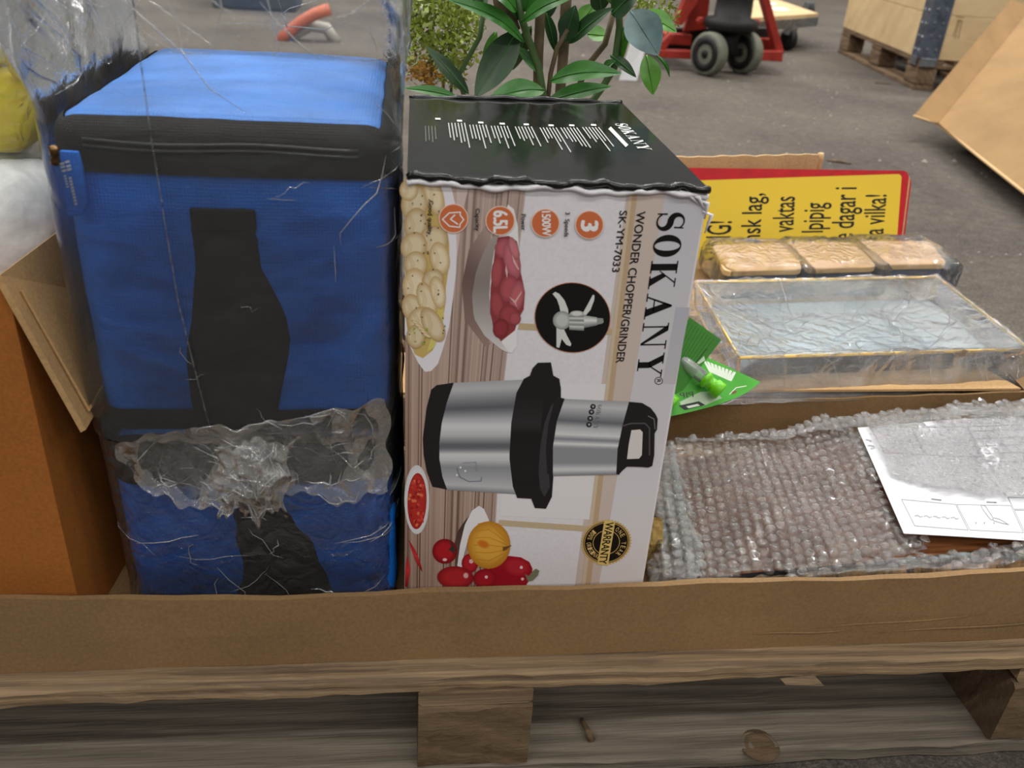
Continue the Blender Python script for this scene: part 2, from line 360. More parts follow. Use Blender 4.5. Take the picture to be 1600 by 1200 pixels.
class Print:
    """ink shapes laid on a plane (point p, normal n) a fraction of a millimetre proud of it; shapes are given in photo pixels"""
    def __init__(s, p, n, parent, mat, step=.00006):
        s.p = np.asarray(p, float); s.n = np.asarray(n, float)/np.linalg.norm(n); s.parent = parent; s.mat = mat; s.step = step; s.k = 1; s.b = None; s.cnt = 0
    def begin(s): s.b = MB()
    def P(s, x, y): return atP(x, y, s.p, s.n)
    def lift(s, V): s.cnt += 1; return [np.asarray(v)+s.n*s.step*(s.k+.02*s.cnt) for v in V]
    def poly(s, pts, c, lv=None):
        if lv is not None: s.k = lv
        V = [s.P(*q) for q in pts]; t = tessellate_polygon([[Vector(v) for v in V]]); s.b.add(s.lift(V), [tuple(f) for f in t], lin4(c))
    def ell(s, cx, cy, rx, ry, ci, co=None, rot=0, lv=None, n=22):
        if lv is not None: s.k = lv
        co = co or ci; ca, sa = math.cos(rot), math.sin(rot); V = [s.P(cx-rx*.15, cy-ry*.15)]; cl = [lin4(ci)]; Fc = []
        for ring, rr in enumerate((.55, 1.)):
            for k in range(n):
                a = 2*PI*k/n; x, y = rx*rr*math.cos(a), ry*rr*math.sin(a); V.append(s.P(cx+x*ca-y*sa, cy+x*sa+y*ca)); cl.append(lin4(ci if ring == 0 else co))
        for k in range(n):
            j = (k+1) % n; Fc += [(0, 1+k, 1+j), (1+k, 1+n+k, 1+n+j, 1+j)]
        s.b.add(s.lift(V), Fc, cl)
    def strip(s, A, B, stops, lv=None, n=40):
        """quads between the polylines A and B (same parameter t), colour by stops along t"""
        if lv is not None: s.k = lv
        def along(L, t):
            q = t*(len(L)-1); i = min(int(q), len(L)-2); f = q-i; return (L[i][0]*(1-f)+L[i+1][0]*f, L[i][1]*(1-f)+L[i+1][1]*f)
        def col(t):
            for (t0, c0), (t1, c1) in zip(stops, stops[1:]):
                if t <= t1: f = (t-t0)/(t1-t0+1e-9); return lin4(tuple(a*(1-f)+b*f for a, b in zip(c0, c1)))
            return lin4(stops[-1][1])
        V = []; cl = []; Fc = []
        for i in range(n+1):
            t = i/n; V += [s.P(*along(A, t)), s.P(*along(B, t))]; cl += [col(t)]*2
            if i: Fc.append((2*i-2, 2*i-1, 2*i+1, 2*i))
        s.b.add(s.lift(V), Fc, cl)
    def line(s, pts, wd, c, lv=None):
        if lv is not None: s.k = lv
        for (x0, y0), (x1, y1) in zip(pts, pts[1:]):
            d = math.hypot(x1-x0, y1-y0)+1e-9; ux, uy = (x1-x0)/d*wd/2, (y1-y0)/d*wd/2; a, b_ = .4, 1
            s.b.add(s.lift([s.P(*q) for q in ((x0-ux*a-uy, y0-uy*a+ux), (x1+ux*a-uy, y1+uy*a+ux), (x1+ux*a+uy, y1+uy*a-ux), (x0-ux*a+uy, y0-uy*a-ux))]), [(0, 1, 2, 3)], lin4(c))
    def text(s, txt, A, B, Cc, c, bold=.0, lv=None, glyphs=False, spacing=1.):
        """baseline runs from pixel A to B, Cc is the cap top above A"""
        if lv is not None: s.k = lv
        if glyphs:
            V = []; Fc = []; x = 0
            for ch in txt:
                parts, wd = serif_glyph(ch)
                for loops in parts:
                    n0 = len(V); t = tessellate_polygon([[Vector((px, py, 0)) for px, py in lp] for lp in loops])
                    for lp in loops: V += [(x+px, py) for px, py in lp]
                    Fc += [tuple(i+n0 for i in f) for f in t]
                x += wd+glyphs
            V = np.array(V); H = 1.
        else: V, Fc = text_mesh(txt, bold, spacing); H = CAPH
        x0, x1 = V[:, 0].min(), V[:, 0].max(); a, b, cc = s.P(*A), s.P(*B), s.P(*Cc)
        W = [a+(b-a)*(v[0]-x0)/(x1-x0)+(cc-a)*v[1]/H for v in V]; L0 = s.lift(W); nc = 5 if (bold and not glyphs) else 1; n0 = len(L0)//nc; s.b.add([p+s.n*s.step*.12*(i//n0) for i, p in enumerate(L0)], Fc, lin4(c))
    def end(s, name, label=None):
        o = obj(name, s.b.V, s.b.F, s.mat, s.parent, False, s.b.C, label)
        bm = bmesh.new(); bm.from_mesh(o.data)
        bm.normal_update(); nn = Vector(s.n)
        bmesh.ops.reverse_faces(bm, faces=[f for f in bm.faces if f.normal.dot(nn) < 0]); bm.to_mesh(o.data); bm.free(); return o

# ================================================================ setting
fl = obj('floor', [(-14, -5, 0), (18, -5, 0), (18, 22, 0), (-14, 22, 0)], [(0, 1, 2, 3)], M['floor'], origin=(0, 0, 0)); fl['kind'] = 'structure'

# ================================================================ foreground pallet
def rough_board(lo, hi, name, mat, parent, axis=0, seg=40, amp=.0022, seed=0, ch=.004):
    """sawn board with worn, uneven edges; runs along axis"""
    lo = np.array(lo, float); hi = np.array(hi, float); o1, o2 = [a for a in range(3) if a != axis]
    r = np.random.default_rng(seed); prof = [(0, ch), (ch, 0), (1-0, 0), (1, 0)]
    def ring(a, b): return [(a[0]+ch, a[1]), (b[0]-ch, a[1]), (b[0], a[1]+ch), (b[0], b[1]-ch), (b[0]-ch, b[1]), (a[0]+ch, b[1]), (a[0], b[1]-ch), (a[0], a[1]+ch)]
    ph = r.random((8, 4))*6.28; V = []
    for i in range(seg+1):
        t = i/seg; L = lo[axis]+(hi[axis]-lo[axis])*t
        for k, (p, q) in enumerate(ring((lo[o1], lo[o2]), (hi[o1], hi[o2]))):
            d = amp*(math.sin(L*23+ph[k, 0])*.5+math.sin(L*57+ph[k, 1])*.35+math.sin(L*131+ph[k, 2])*.3+r.normal()*.15)
            v = np.zeros(3); v[axis] = L; v[o1] = p+d*(.4 if k in (0, 1, 4, 5) else 1); v[o2] = q+d*.6; V.append(v)
    V = [tuple(v) for v in V]; n = 8; Fc = [(i*n+k, i*n+(k+1) % n, (i+1)*n+(k+1) % n, (i+1)*n+k) for i in range(seg) for k in range(n)]
    Fc += [tuple(range(n))[::-1], tuple(range(seg*n, seg*n+n))]
    b = MB(); b.add(V, Fc); return b.build(name, mat, parent)
pal = thing('wooden_pallet', 'weathered wooden pallet in the foreground carrying the long cardboard tray', 'pallet', (.067, .38, 0))
X0, X1 = -.545, .68
for i, (a, b) in enumerate(((-.018, .10), (.13, .245), (.275, .42), (.45, .565), (.595, .71), (.735, .845))):
    rough_board((X0, a, .122), (X1, b, .1438), 'deck_board', M['pallet'], pal, 0, 60, .0018, i+3)
for i, (a, b) in enumerate(((-.012, .085), (.37, .47), (.745, .84))):
    rough_board((X0, a, 0), (X1, b, .022), 'bottom_board', M['pallet_grey'], pal, 0, 40, .0015, i+23)
for i, (a, b) in enumerate(((X0, X0+.1), (.015, .114), (.568, .68))):
    rough_board((a, -.012, .1005), (b, .84, .1215), 'cross_board', M['pallet'], pal, 1, 30, .001, i+33)
    for j, (c, d) in enumerate(((-.014, .09), (.36, .48), (.74, .84))):
        rough_board((a, c, .0225), (b, d, .100), 'block', M['block'], pal, 0, 10, .0022, i*3+j+43, .003)
b = MB(); b.tube([(.178, .008, .024), (.176, .010, .029), (.172, .03, .026)], [.004, .0035, .002], 6); b.build('splinter', M['block'], pal, True)
kn = atZ(1187, 1164, .0222); b = MB(); b.lathe([(.019, 0), (.018, .0006), (.015, .0002), (.0145, .0008), (.009, .0004), (.001, .0007)], (kn[0], kn[1], .0216), (0, 0, 1), 20); b.build('knot', M['block'], pal, True)
b = MB(); b.add([(.33, -.02, .127), (.36, -.021, .131), (.37, -.026, .122), (.335, -.024, .123), (.36, -.018, .126)], [(0, 1, 2), (0, 2, 3), (1, 4, 2), (0, 4, 1), (3, 2, 4), (0, 3, 4)]); b.build('splinter', M['pallet'], pal)

# ================================================================ long cardboard tray on the pallet
tr = thing('cardboard_tray', 'long shallow kraft cardboard tray on the pallet holding bags and boxes', 'tray', (.1, .16, .144))
TX0, TX1, TY1, T0 = -.72, .82, .340, .1442
qbox('base', (TX0+.004, .004, T0), (TX1-.004, TY1-.004, T0+.005), M['card'], tr)
xs = np.linspace(TX0, TX1, 80)
def wall_top(x): return float(np.interp(x, [-.72, -.30, -.2, -.1, 0, .12, .2, .36, .45, .54, .82], [.224, .222, .219, .2165, .2165, .217, .218, .220, .223, .227, .232]))
def wall(yo, th, name, mat, topf, lean=0, y_in=None):
    V = []
    for x in xs:
        wob = .0016*math.sin(x*9)+.001*math.sin(x*23+1); zt = topf(x)+.0006*math.sin(x*80)
        for (dy, z) in ((0, T0), (th, T0), (th, T0+.035), (th+lean, zt), (lean, zt), (0, T0+.035)): V.append((x, yo+dy+(wob if z > T0 else 0), z))
    n = 6; Fc = [(i*n+k, i*n+(k+1) % n, (i+1)*n+(k+1) % n, (i+1)*n+k) for i in range(len(xs)-1) for k in range(n)]+[tuple(range(n)), tuple(range((len(xs)-1)*n, len(xs)*n))[::-1]]
    b = MB(); b.add(V, Fc); return b.build(name, mat, tr)
fwl = wall(0, .0035, 'front_wall', M['card'], wall_top)
for (xa, za, xb2, zb2) in ((.36, .166, .52, .178), (.42, .159, .60, .168), (.30, .160, .40, .163)):
    b = MB(); b.tube([(xa+(xb2-xa)*t, .0016*math.sin((xa+(xb2-xa)*t)*9)-.0004, za+(zb2-za)*t+.001*math.sin(t*7)) for t in np.linspace(0, 1, 12)], [.0009*math.sin(PI*(k+.3)/11.6) for k in range(12)], 5, False); b.build('dent', M['card'], fwl, True)
wall(.0042, .003, 'front_wall_inner_ply', M['card'], lambda x: wall_top(x)-.0015+.0008*math.sin(x*31))
back_top = lambda x: float(np.interp(x, [-.72, .3, .50, .76, .82], [.200, .2022, .205, .215, .217]))
wall(TY1-.0035, .0035, 'back_wall', M['card'], back_top)
qbox('end_wall', (TX0, .004, T0), (TX0+.0035, TY1-.004, .222), M['card'], tr); qbox('end_wall', (TX1-.0035, .004, T0), (TX1, TY1-.004, .226), M['card'], tr)
# back flap folded outwards, with the slanted end cuts of a carton flap
b = MB(); zt = lambda x: back_top(x)
b.prism([(-.66, TY1, zt(-.66)), (.762, TY1, zt(.762)), (.745, .445, .207), (-.62, .445, .2022)], (0, 0, .003)); b.build('back_flap', M['card_tan'], tr)
b = MB(); b.prism([(.768, TY1-.01, .212), (.86, TY1+.01, .236), (.875, .45, .243), (.775, .395, .215)], (-.001, 0, .003)); b.build('corner_flap', M['card'], tr)

# ================================================================ orange-brown box at the left
bb = thing('cardboard_box', 'deep orange-brown cardboard box at the left edge with its flap hanging out', 'box', (-.43, .2, .15))
ang = math.radians(-17); BC = np.array([-.262, .036]); ex = np.array([math.cos(ang), math.sin(ang)]); ey = np.array([-math.sin(ang), math.cos(ang)])
ey = np.array([.10, .99]); ex = np.array([.985, -.03]); BT = .470
def bp(a, c, z): q = BC+ex*a+ey*c; return (q[0], q[1], z)
def panel(name, A, B, z0, z1, mat, parent, th=.004, inw=(0, 0, 0)):
    b = MB(); b.prism([(A[0], A[1], z0), (B[0], B[1], z0), (B[0], B[1], z1), (A[0], A[1], z1)], inw); return b.build(name, mat, parent)
LW, LD = -.40, .25
panel('front_panel', bp(LW, 0, 0), bp(0, 0, 0), .150, BT, M['card_dark'], bb, inw=(0, .004, 0))
panel('side_panel', bp(0, .001, 0), bp(0, LD, 0), .150, BT, M['card_dark'], bb, inw=(-.004, 0, 0))
panel('side_panel', bp(LW, .005, 0), bp(LW, LD, 0), .150, BT, M['card_dark'], bb, inw=(.004, 0, 0))
panel('back_panel', bp(LW, LD, 0), bp(0, LD, 0), .150, BT, M['card_dark'], bb, inw=(0, -.004, 0))
b = MB(); b.prism([bp(LW+.005, .005, .1502), bp(-.005, .005, .1502), bp(-.005, LD-.005, .1502), bp(LW+.005, LD-.005, .1502)], (0, 0, .004)); b.build('bottom_panel', M['card_dark'], bb)
b = MB(); b.prism([(-.266, .030, .4715), (-.2315, .030, .352), (-.2315, .25, .352), (-.241, .27, .4715)], (.004, 0, .0025)); fo = b.build('flap', M['card_tan'], bb)
b = MB(); b.tube([(-.2560, .042, .458), (-.2275, .042, .364), (-.2275, .24, .364)], .0012, 5); b.build('flap_crease', M['card_tan'], fo)
b = MB(); b.tube([bp(-.075, -.0005, .152), bp(-.075, -.0005, .46)], .0012, 5); b.build('crease', M['card_dark'], bb)

# ================================================================ blue cooler bags
def cooler(lo, hi, band_top, band_bot, strap_px, label, wr, seed, top=True, bulge=.006):
    lo = np.array(lo); hi = np.array(hi); c = thing('cooler_bag', label, 'bag', ((lo[0]+hi[0])/2, (lo[1]+hi[1])/2, lo[2]), 'blue cooler bags stacked in the tray')
    P, Fc, Nn = softbox(lo, hi, .017, (48, 48, 48), bulge, wr, seed, 9); U = softbox.U
    zc = lambda f: P[list(f), 2].mean()
    def sub(name, test, mat, out=0.):
        sel = [f for f in Fc if test(P[list(f)].mean(0), U[list(f)].mean(0))]; ids = sorted({i for f in sel for i in f}); mp = {k: i for i, k in enumerate(ids)}
        return obj(name, P[ids]+Nn[ids]*out, [tuple(mp[i] for i in f) for f in sel], mat, c, True)
    obj('body', P, Fc, M['blue'], c, True)
    sub('lid_panel', lambda p, u: u[2] > .9999 and max(abs(u[0]), abs(u[1])) < .975, M['blue_lit'], .0015)
    sub('top_band', lambda p, u: p[2] > hi[2]-band_top and not (u[2] > .9999 and max(abs(u[0]), abs(u[1])) < .975), M['black'], .003)
    sub('bottom_band', lambda p, n: p[2] < lo[2]+band_bot, M['black'], .002)
    # piping down the right-hand corner
    b = MB(); b.tube([(hi[0]-.017, lo[1]+.001, z) for z in np.linspace(lo[2]+.03, hi[2]-.035, 14)], .0016, 6); b.build('piping', M['blue'], c, True)
    # zip: two rows of teeth and a slider
    zz = hi[2]-band_top*.45
    b = MB()
    for dz in (-.002, .002): b.tube([(x, lo[1]-.0035-.003*math.sin(PI*(x-lo[0])/(hi[0]-lo[0])), zz+dz+.001*math.sin(x*50)) for x in np.linspace(lo[0]+.02, hi[0]-.02, 20)], .0014, 6)
    z_ = b.build('zip', M['zip'], c, True)
    # strap handle: flat webbing that bellies out in the middle
    L, R = strap_px; n = len(L); m = 9; V = []
    for j in range(n):
        t = j/(n-1)
        for i in range(m):
            s_ = i/(m-1); x = L[j][0]*(1-s_)+R[j][0]*s_; y = L[j][1]*(1-s_)+R[j][1]*s_
            Yp = lo[1]-.0045-.006*math.sin(PI*min(1, max(0, t)))*math.sin(PI*s_)**.5-(.003 if t < .12 else 0)
            V.append(atY(x, y, Yp))
    V = np.array(V); Ff = grid_faces(m, n); Vb = V+np.array([0, .004, 0]); nv = len(V)
    rim = [(j*m, (j+1)*m) for j in range(n-1)]+[((j+1)*m+m-1, j*m+m-1) for j in range(n-1)]+[(i+1, i) for i in range(m-1)]+[((n-1)*m+i, (n-1)*m+i+1) for i in range(m-1)]
    b = MB(); b.add(list(V)+list(Vb), Ff+[tuple(i+nv for i in f)[::-1] for f in Ff]+[(a, b_, b_+nv, a+nv) for a, b_ in rim])
    h = b.build('handle', M['black'], c, True)
    return c, h, z_
def smooth_line(P, n):
    P = np.array(P, float); t = np.linspace(0, len(P)-1, n); return [(np.interp(k, range(len(P)), P[:, 0]), np.interp(k, range(len(P)), P[:, 1])) for k in t]
S1 = (smooth_line([(297, 328), (299, 365), (302, 420), (292, 500), (292, 570), (300, 640), (325, 698)], 16), smooth_line([(384, 328), (404, 362), (414, 420), (450, 490), (456, 530), (440, 610), (425, 690)], 16))
bag1, h1, z1 = cooler((-.222, .052, .336), (-.009, .325, .574), .036, .027, S1, 'upper blue cooler bag with black zip band and black strap, on top of the other', .006, 3)
b = MB(); b.box((0, 0, 0), (1, 1, 1), Matrix.Translation(tuple(atY(299, 361, .0435)))@Matrix.Diagonal((.0425, .003, .0155, 1))); b.build('stitched_tab', M['black'], h1, False, None, .001)
# zip pull hanging at the left corner with its printed tag
b = MB(); b.lathe([(.002, 0), (.0035, .001), (.0035, .004), (.002, .006), (.0032, .007), (.0032, .012), (.001, .013)], (-.2185, .0425, .545), (.1, -.2, 1), 10); pl = b.build('zip_pull', M['brass'], bag1, True)
PT = (0, .0395, 0); NTg = (0, -1, 0)
loop = [atY(x, y, .0395) for x, y in ((92, 236), (121, 238), (128, 262), (136, 318), (128, 338), (106, 338))]
b = MB(); b.prism(loop, (0, .004, 0)); tg = b.build('tag', M['blue'], bag1, False, None, .0008)
pr = Print((0, .0395, 0), (0, -1, 0), tg, M['ink']); pr.begin()
for x, y in ((93, 255), (101, 252), (94, 260), (103, 258.5), (96, 266), (104, 264)): pr.poly([(x, y), (x+7, y-2), (x+8, y+1.6), (x+1, y+3.4)], (215, 218, 216), 1)
for k in range(5): pr.poly([(99+k*1.1, 274+k*4.2), (103+k*1.1, 273+k*4.2), (103.8+k*1.1, 275.6+k*4.2), (99.8+k*1.1, 276.4+k*4.2)], (205, 208, 206), 1)
for k in range(9): pr.poly([(107+k*1.1, 277+k*5), (111.6+k*1.1, 276+k*5), (112.4+k*1.1, 279.8+k*5), (107.8+k*1.1, 280.8+k*5)], (205, 208, 206), 1)
pr.end('tag_print')
S2 = (smooth_line([(352, 770), (358, 810), (366, 870), (372, 935)], 12), smooth_line([(455, 775), (478, 830), (505, 880), (522, 935)], 12))
bag2, h2, z2 = cooler((-.224, .050, .151), (-.007, .325, .334), .040, .012, S2, 'lower blue cooler bag squashed under the other, black strap half behind the tray edge', .016, 9, bulge=.008)

# ================================================================ loose clear plastic round the two bags
def sleeve(lo, hi, z0, z1, flare, amp, seed, mat, parent, name, nu=210, nv=120, r=.03):
    cx, cy = (lo[0]+hi[0])/2, (lo[1]+hi[1])/2; hx, hy = (hi[0]-lo[0])/2, (hi[1]-lo[1])/2; V = []; A = []
    for j in range(nv):
        t = j/(nv-1); z = z0+(z1-z0)*t
        for i in range(nu):
            a = 2*PI*i/nu; ca, sa = math.cos(a), math.sin(a); e = 7
            rr = (abs(ca)**e+abs(sa)**e)**(-1/e); f = flare(z)
            V.append((cx+rr*ca*(hx+f[0])+(f[2] if len(f) > 2 else 0), cy+rr*sa*(hy+f[1]), z)); A.append(amp(z))
    V = np.array(V); c0 = np.array([cx, cy, 0]); N = V-c0; N[:, 2] = 0; N[:, 0] /= hx; N[:, 1] /= hy; N /= np.linalg.norm(N, axis=1)[:, None]
    V = V+N*(crumple(V, seed, 13, 9)*np.array(A))[:, None]
    o = obj(name, V, grid_faces(nu, nv, True), mat, parent, True); sleeve.V = V.reshape(nv, nu, 3); return o
def sheet(px, depth, nu, nv, amp, seed, freq, mat, parent, name, shape=None):
    """crumpled film patch: px = four corner pixels (tl, tr, br, bl) unprojected at Y=depth"""
    tl, tr_, br, bl = [np.array(p, float) for p in px]; V = []
    for j in range(nv):
        t = j/(nv-1)
        for i in range(nu):
            s_ = i/(nu-1); p = (tl*(1-s_)+tr_*s_)*(1-t)+(bl*(1-s_)+br*s_)*t
            d = depth(s_, t) if callable(depth) else depth; wv = (t-.25)*(14*math.sin(s_*11+seed)+9*math.sin(s_*29+seed*2)+5*math.sin(s_*67)); V.append(atY(p[0]+(s_-.5)*10*math.sin(t*13+seed), p[1]+wv, d))
    V = np.array(V); V[:, 1] += crumple(V, seed, freq, 9)*amp; V[:, 2] += crumple(V, seed+1, freq, 9)*amp*.6
    o = obj(name, V, grid_faces(nu, nv), mat, parent, True); sheet.V = V.reshape(nv, nu, 3); return o
def creases(G, n, parent, seed, i_rng=None, j_rng=None, ln=(10, 40), rad=(.0003, .0007), wrap=False, off=(0, -.001, .0005), straight=.22):
    """little folds, whitened as painted highlight lines, standing on a film grid G[j, i]"""
    r = np.random.default_rng(seed); nv, nu = G.shape[:2]; i_rng = i_rng or (0, nu-1); j_rng = j_rng or (0, nv-1); b = MB()
    for _ in range(n):
        i, j = r.uniform(*i_rng), r.uniform(*j_rng); a = r.uniform(0, 6.28); L = r.uniform(*ln)**1.0; m = int(r.integers(4, 8)); P_ = []
        for k in range(m):
            ii = int(round(i)) % nu if wrap else int(min(max(round(i), 0), nu-1)); jj = int(min(max(round(j), j_rng[0]), j_rng[1]-1))
            P_.append(G[jj, ii]+np.array(off)+r.normal(size=3)*.0004); a += r.normal()*straight; i += math.cos(a)*L/m; j += math.sin(a)*L/m
            if not wrap and not (0 <= i <= nu-1): break
        Q = [P_[0]]
        for p in P_[1:]:
            if np.linalg.norm(p-Q[-1]) > .0012: Q.append(p)
        if len(Q) > 2:
            R_ = r.uniform(*rad); b.tube(Q, [R_*math.sin(PI*(k+.4)/(len(Q)-.2)) for k in range(len(Q))], 5, False)
    o = obj('film_crease_glints', b.V, b.F, M['crease'], parent, True); o['kind'] = 'stuff'; return o
pb = thing('plastic_bag', 'loose clear plastic bag standing open around the upper blue cooler bag', 'plastic bag', (-.115, .19, .336))
fl1 = lambda z: (0, 0) if z < .575 else ((z-.575)*.16, (z-.575)*.05, -(z-.575)*.1)
sleeve((-.2385, .0335, 0), (-.0005, .336, 0), .340, .80, fl1, lambda z: .003 if z < .55 else .003+min(.018, (z-.55)*.25), 21, M['film'], pb, 'sleeve')
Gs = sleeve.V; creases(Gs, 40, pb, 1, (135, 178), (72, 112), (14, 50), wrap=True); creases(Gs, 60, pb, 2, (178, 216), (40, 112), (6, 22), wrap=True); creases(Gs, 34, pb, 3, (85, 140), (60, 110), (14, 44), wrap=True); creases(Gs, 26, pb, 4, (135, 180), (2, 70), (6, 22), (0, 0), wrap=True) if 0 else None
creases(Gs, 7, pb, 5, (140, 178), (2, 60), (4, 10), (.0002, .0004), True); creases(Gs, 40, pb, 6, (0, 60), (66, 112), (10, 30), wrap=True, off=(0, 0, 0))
sheet([(172, 692), (605, 630), (610, 770), (235, 790)], lambda s_, t: .032+.006*math.sin(PI*t), 130, 60, .018, 5, 24, M['film_hem'], pb, 'gathered_hem')
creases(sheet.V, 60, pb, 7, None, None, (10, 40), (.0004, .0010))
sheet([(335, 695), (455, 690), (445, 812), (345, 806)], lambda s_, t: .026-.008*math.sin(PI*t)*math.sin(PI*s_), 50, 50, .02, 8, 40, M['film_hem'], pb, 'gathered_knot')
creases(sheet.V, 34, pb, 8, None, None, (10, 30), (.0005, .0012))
# sharp weld seam down the front
b = MB(); b.tube([atY(x, y, .031) for x, y in ((208, 0), (222, 110), (236, 215), (255, 330), (278, 470), (300, 560), (335, 696))], .0006, 5); b.build('weld_seam', M['film_crisp'], pb, True)
b = MB(); b.tube([atY(x, y, .300) for x, y in ((436, 0), (448, 40), (455, 65))], .0007, 5); b.build('weld_seam', M['film_crisp'], pb, True)
pb2 = thing('plastic_bag', 'tight glossy plastic bag wrapped around the lower blue cooler bag', 'plastic bag', (-.115, .19, .15))
sleeve((-.2345, .036, 0), (-.0015, .336, 0), .152, .338, lambda z: (0, 0), lambda z: .009, 31, M['film_crisp'], pb2, 'sleeve', 200, 60)
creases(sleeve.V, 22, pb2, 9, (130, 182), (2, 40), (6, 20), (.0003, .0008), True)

# ================================================================ chopper box
YF = .0528; YB = YF+.274
TLp, TRp, BRp, BLp = (636, 281), (1107, 300), (1003, 918), (632, 928)
cTL, cTR = atY(*TLp, YF), atY(*TRp, YF); q = atY(*BRp, YF); e = (q-cTR); cBR = cTR+e*((.1505-cTR[2])/e[2]); q = atY(*BLp, YF); e = q-cTL; cBL = cTL+e*((.1505-cTL[2])/e[2])
nt = np.cross(cTR-cTL, (0, 1, 0)); nt /= np.linalg.norm(nt); bTL, bTR = atP(640, 156, cTL, nt), atP(971, 164, cTL, nt); YB = bTL[1]
bBL = np.array([bTL[0], YB, .1505]); bBR = np.array([bTR[0], bTR[1], .1505])
ab = thing('appliance_box', 'tall white and black carton printed with a steel chopper and large SOKANY lettering', 'box', (.108, .19, .15))
def slab(name, quad, mat, th, parent=ab, sag=0, wr=0, n=24):
    A, B_, C_, D_ = [np.asarray(p, float) for p in quad]; nn = np.cross(B_-A, D_-A); nn /= np.linalg.norm(nn); V = []
    for j in range(n+1):
        t = j/n
        for i in range(n+1):
            s_ = i/n; p = (A*(1-s_)+B_*s_)*(1-t)+(D_*(1-s_)+C_*s_)*t; p = p-nn*sag*math.sin(PI*s_)*math.sin(PI*t); V.append(p)
    V = np.array(V)
    if wr: V -= nn*(wr*np.abs(crumple(V, 4, 14)))[:, None]
    m = n+1; Ff = grid_faces(m, m); nv = len(V); V2 = V-nn*th
    rim = [i for i in range(m)]+[j*m+n for j in range(1, m)]+[n*m+i for i in range(n-1, -1, -1)]+[j*m for j in range(n-1, 0, -1)]
    b = MB(); b.add(list(V)+list(V2), Ff+[tuple(i+nv for i in f)[::-1] for f in Ff]+[(rim[k], rim[(k+1) % len(rim)], rim[(k+1) % len(rim)]+nv, rim[k]+nv) for k in range(len(rim))])
    return b.build(name, mat, parent)
fr = slab('front_panel', (cBL, cBR, cTR, cTL), M['boxwhite'], .003)
e3 = np.array([0, .003, 0])
slab('side_panel', (cBR+e3, bBR, bTR, cTR+e3), M['boxblack'], .003); slab('side_panel', (bBL, cBL+e3, cTL+e3, bTL), M['boxblack'], .003)
slab('back_panel', (bBR, bBL, bTL, bTR), M['boxwhite'], .003)
tp = np.array([0, 0, .0025]); tpl = slab('top_panel', (cTL+tp+(0, -.001, 0), cTR+tp+(0, -.001, 0), bTR+tp, bTL+tp), M['boxblack'], .003, ab, .0, .0010, 40)
# rolled board lip between lid and front, crushed corner
b = MB(); b.tube([cTL*(1-t)+cTR*t+np.array([0, -.0012+.0008*math.sin(t*40), -.0018+.0012*math.sin(t*17)+.0007*math.sin(t*61)]) for t in np.linspace(0, 1, 60)], .0022, 7); b.build('front_lip', M['boxwhite'], ab, True)
b = MB(); b.tube([cTL*(1-t)+cTR*t+np.array([0, -.0012+.001*math.sin(t*50), .0022+.0012*math.sin(t*23)+.0008*math.sin(t*71)]) for t in np.linspace(0, 1, 70)], [.0022+.001*math.sin(k*.9)**2 for k in range(70)], 7); b.build('lid_fold', M['boxblack'], ab, True)
b = MB(); b.tube([bTL*(1-t)+bTR*t+np.array([0, .001*math.sin(t*20), .001+.0022*math.sin(PI*t)+.0008*math.sin(t*33)]) for t in np.linspace(0, 1, 40)], .0028, 7); b.build('lid_fold', M['boxblack'], ab, True)
b = MB()
for k, (x, y) in enumerate(((1062, 298), (1078, 303), (1092, 312), (1098, 330))): b.tube([atY(x, y, YF-.0008), atY(x+14, y+6, YF-.002), atY(min(x+30, 1101), y+22+4*k, YF-.0006)], [.0006, .0016, .0005], 6)
b.build('crushed_corner', M['boxwhite'], ab, True)
def C4(pts): return [(620+.3125*x, 250+.3125*y) for x, y in pts]
def C5(pts): return [(620+.3125*x, 560+.3125*y) for x, y in pts]
p4 = lambda x, y: (620+.3125*x, 250+.3125*y)
p5 = lambda x, y: (620+.3125*x, 560+.3125*y)
PF = lambda: Print((0, YF, 0), (0, -1, 0), fr, M['ink'])
pr = PF(); pr.begin()
# backdrop: blurred kitchen cupboard to the right of the table
pr.poly([(980, 294), (1060, 298), (965, 917), (898, 918)], (212, 196, 188), 1)
pr.strip([(1040, 297), (935, 917)], [(1104, 300), (1000, 917)], [(0, (206, 204, 212)), (1, (228, 226, 230))], 2)
pr.strip([(1056, 480), (1035, 600)], [(1078, 480), (1055, 600)], [(0, (190, 192, 204)), (1, (204, 200, 206))], 3)
pr.poly([(984, 294), (997, 294), (922, 918), (908, 918)], (198, 172, 140), 3)
pr.poly([(984, 294), (989, 294), (914, 918), (908, 918)], (214, 196, 172), 4)
pr.poly([(800, 504), (968, 514), (966, 524), (798, 514)], (202, 180, 146), 3); pr.poly([(780, 812), (925, 822), (923, 831), (778, 821)], (204, 184, 152), 3)
pr.poly([(797, 600), (960, 600), (932, 812), (781, 806)], (236, 234, 238), 2)
pr.end('printed_cupboard')
pr = PF(); pr.begin(); r = random.Random(3); N = 74
xt = np.linspace(634, 822, N+1); xb = np.linspace(632.5, 768, N+1)
for i in range(N):
    u = i/N; k = r.uniform(-14, 14)+(-40 if r.random() < .09 else 0); c0 = tuple(v+k for v in (196-10*u, 174-8*u, 164-6*u)); c1 = tuple(v+k*1.4 for v in (158+22*u, 128+26*u, 114+28*u))
    pr.strip([(xt[i], 283+.05*(xt[i]-634)), (xb[i]*.65+xt[i]*.35, 600), (xb[i], 921)], [(xt[i+1], 283+.05*(xt[i]-634)), (xb[i+1]*.65+xt[i+1]*.35, 600), (xb[i+1], 921)], [(0, c0), (.5, tuple((a+b_)/2 for a, b_ in zip(c0, c1))), (1, c1)], 3.4, 8)
pr.end('printed_table_top')
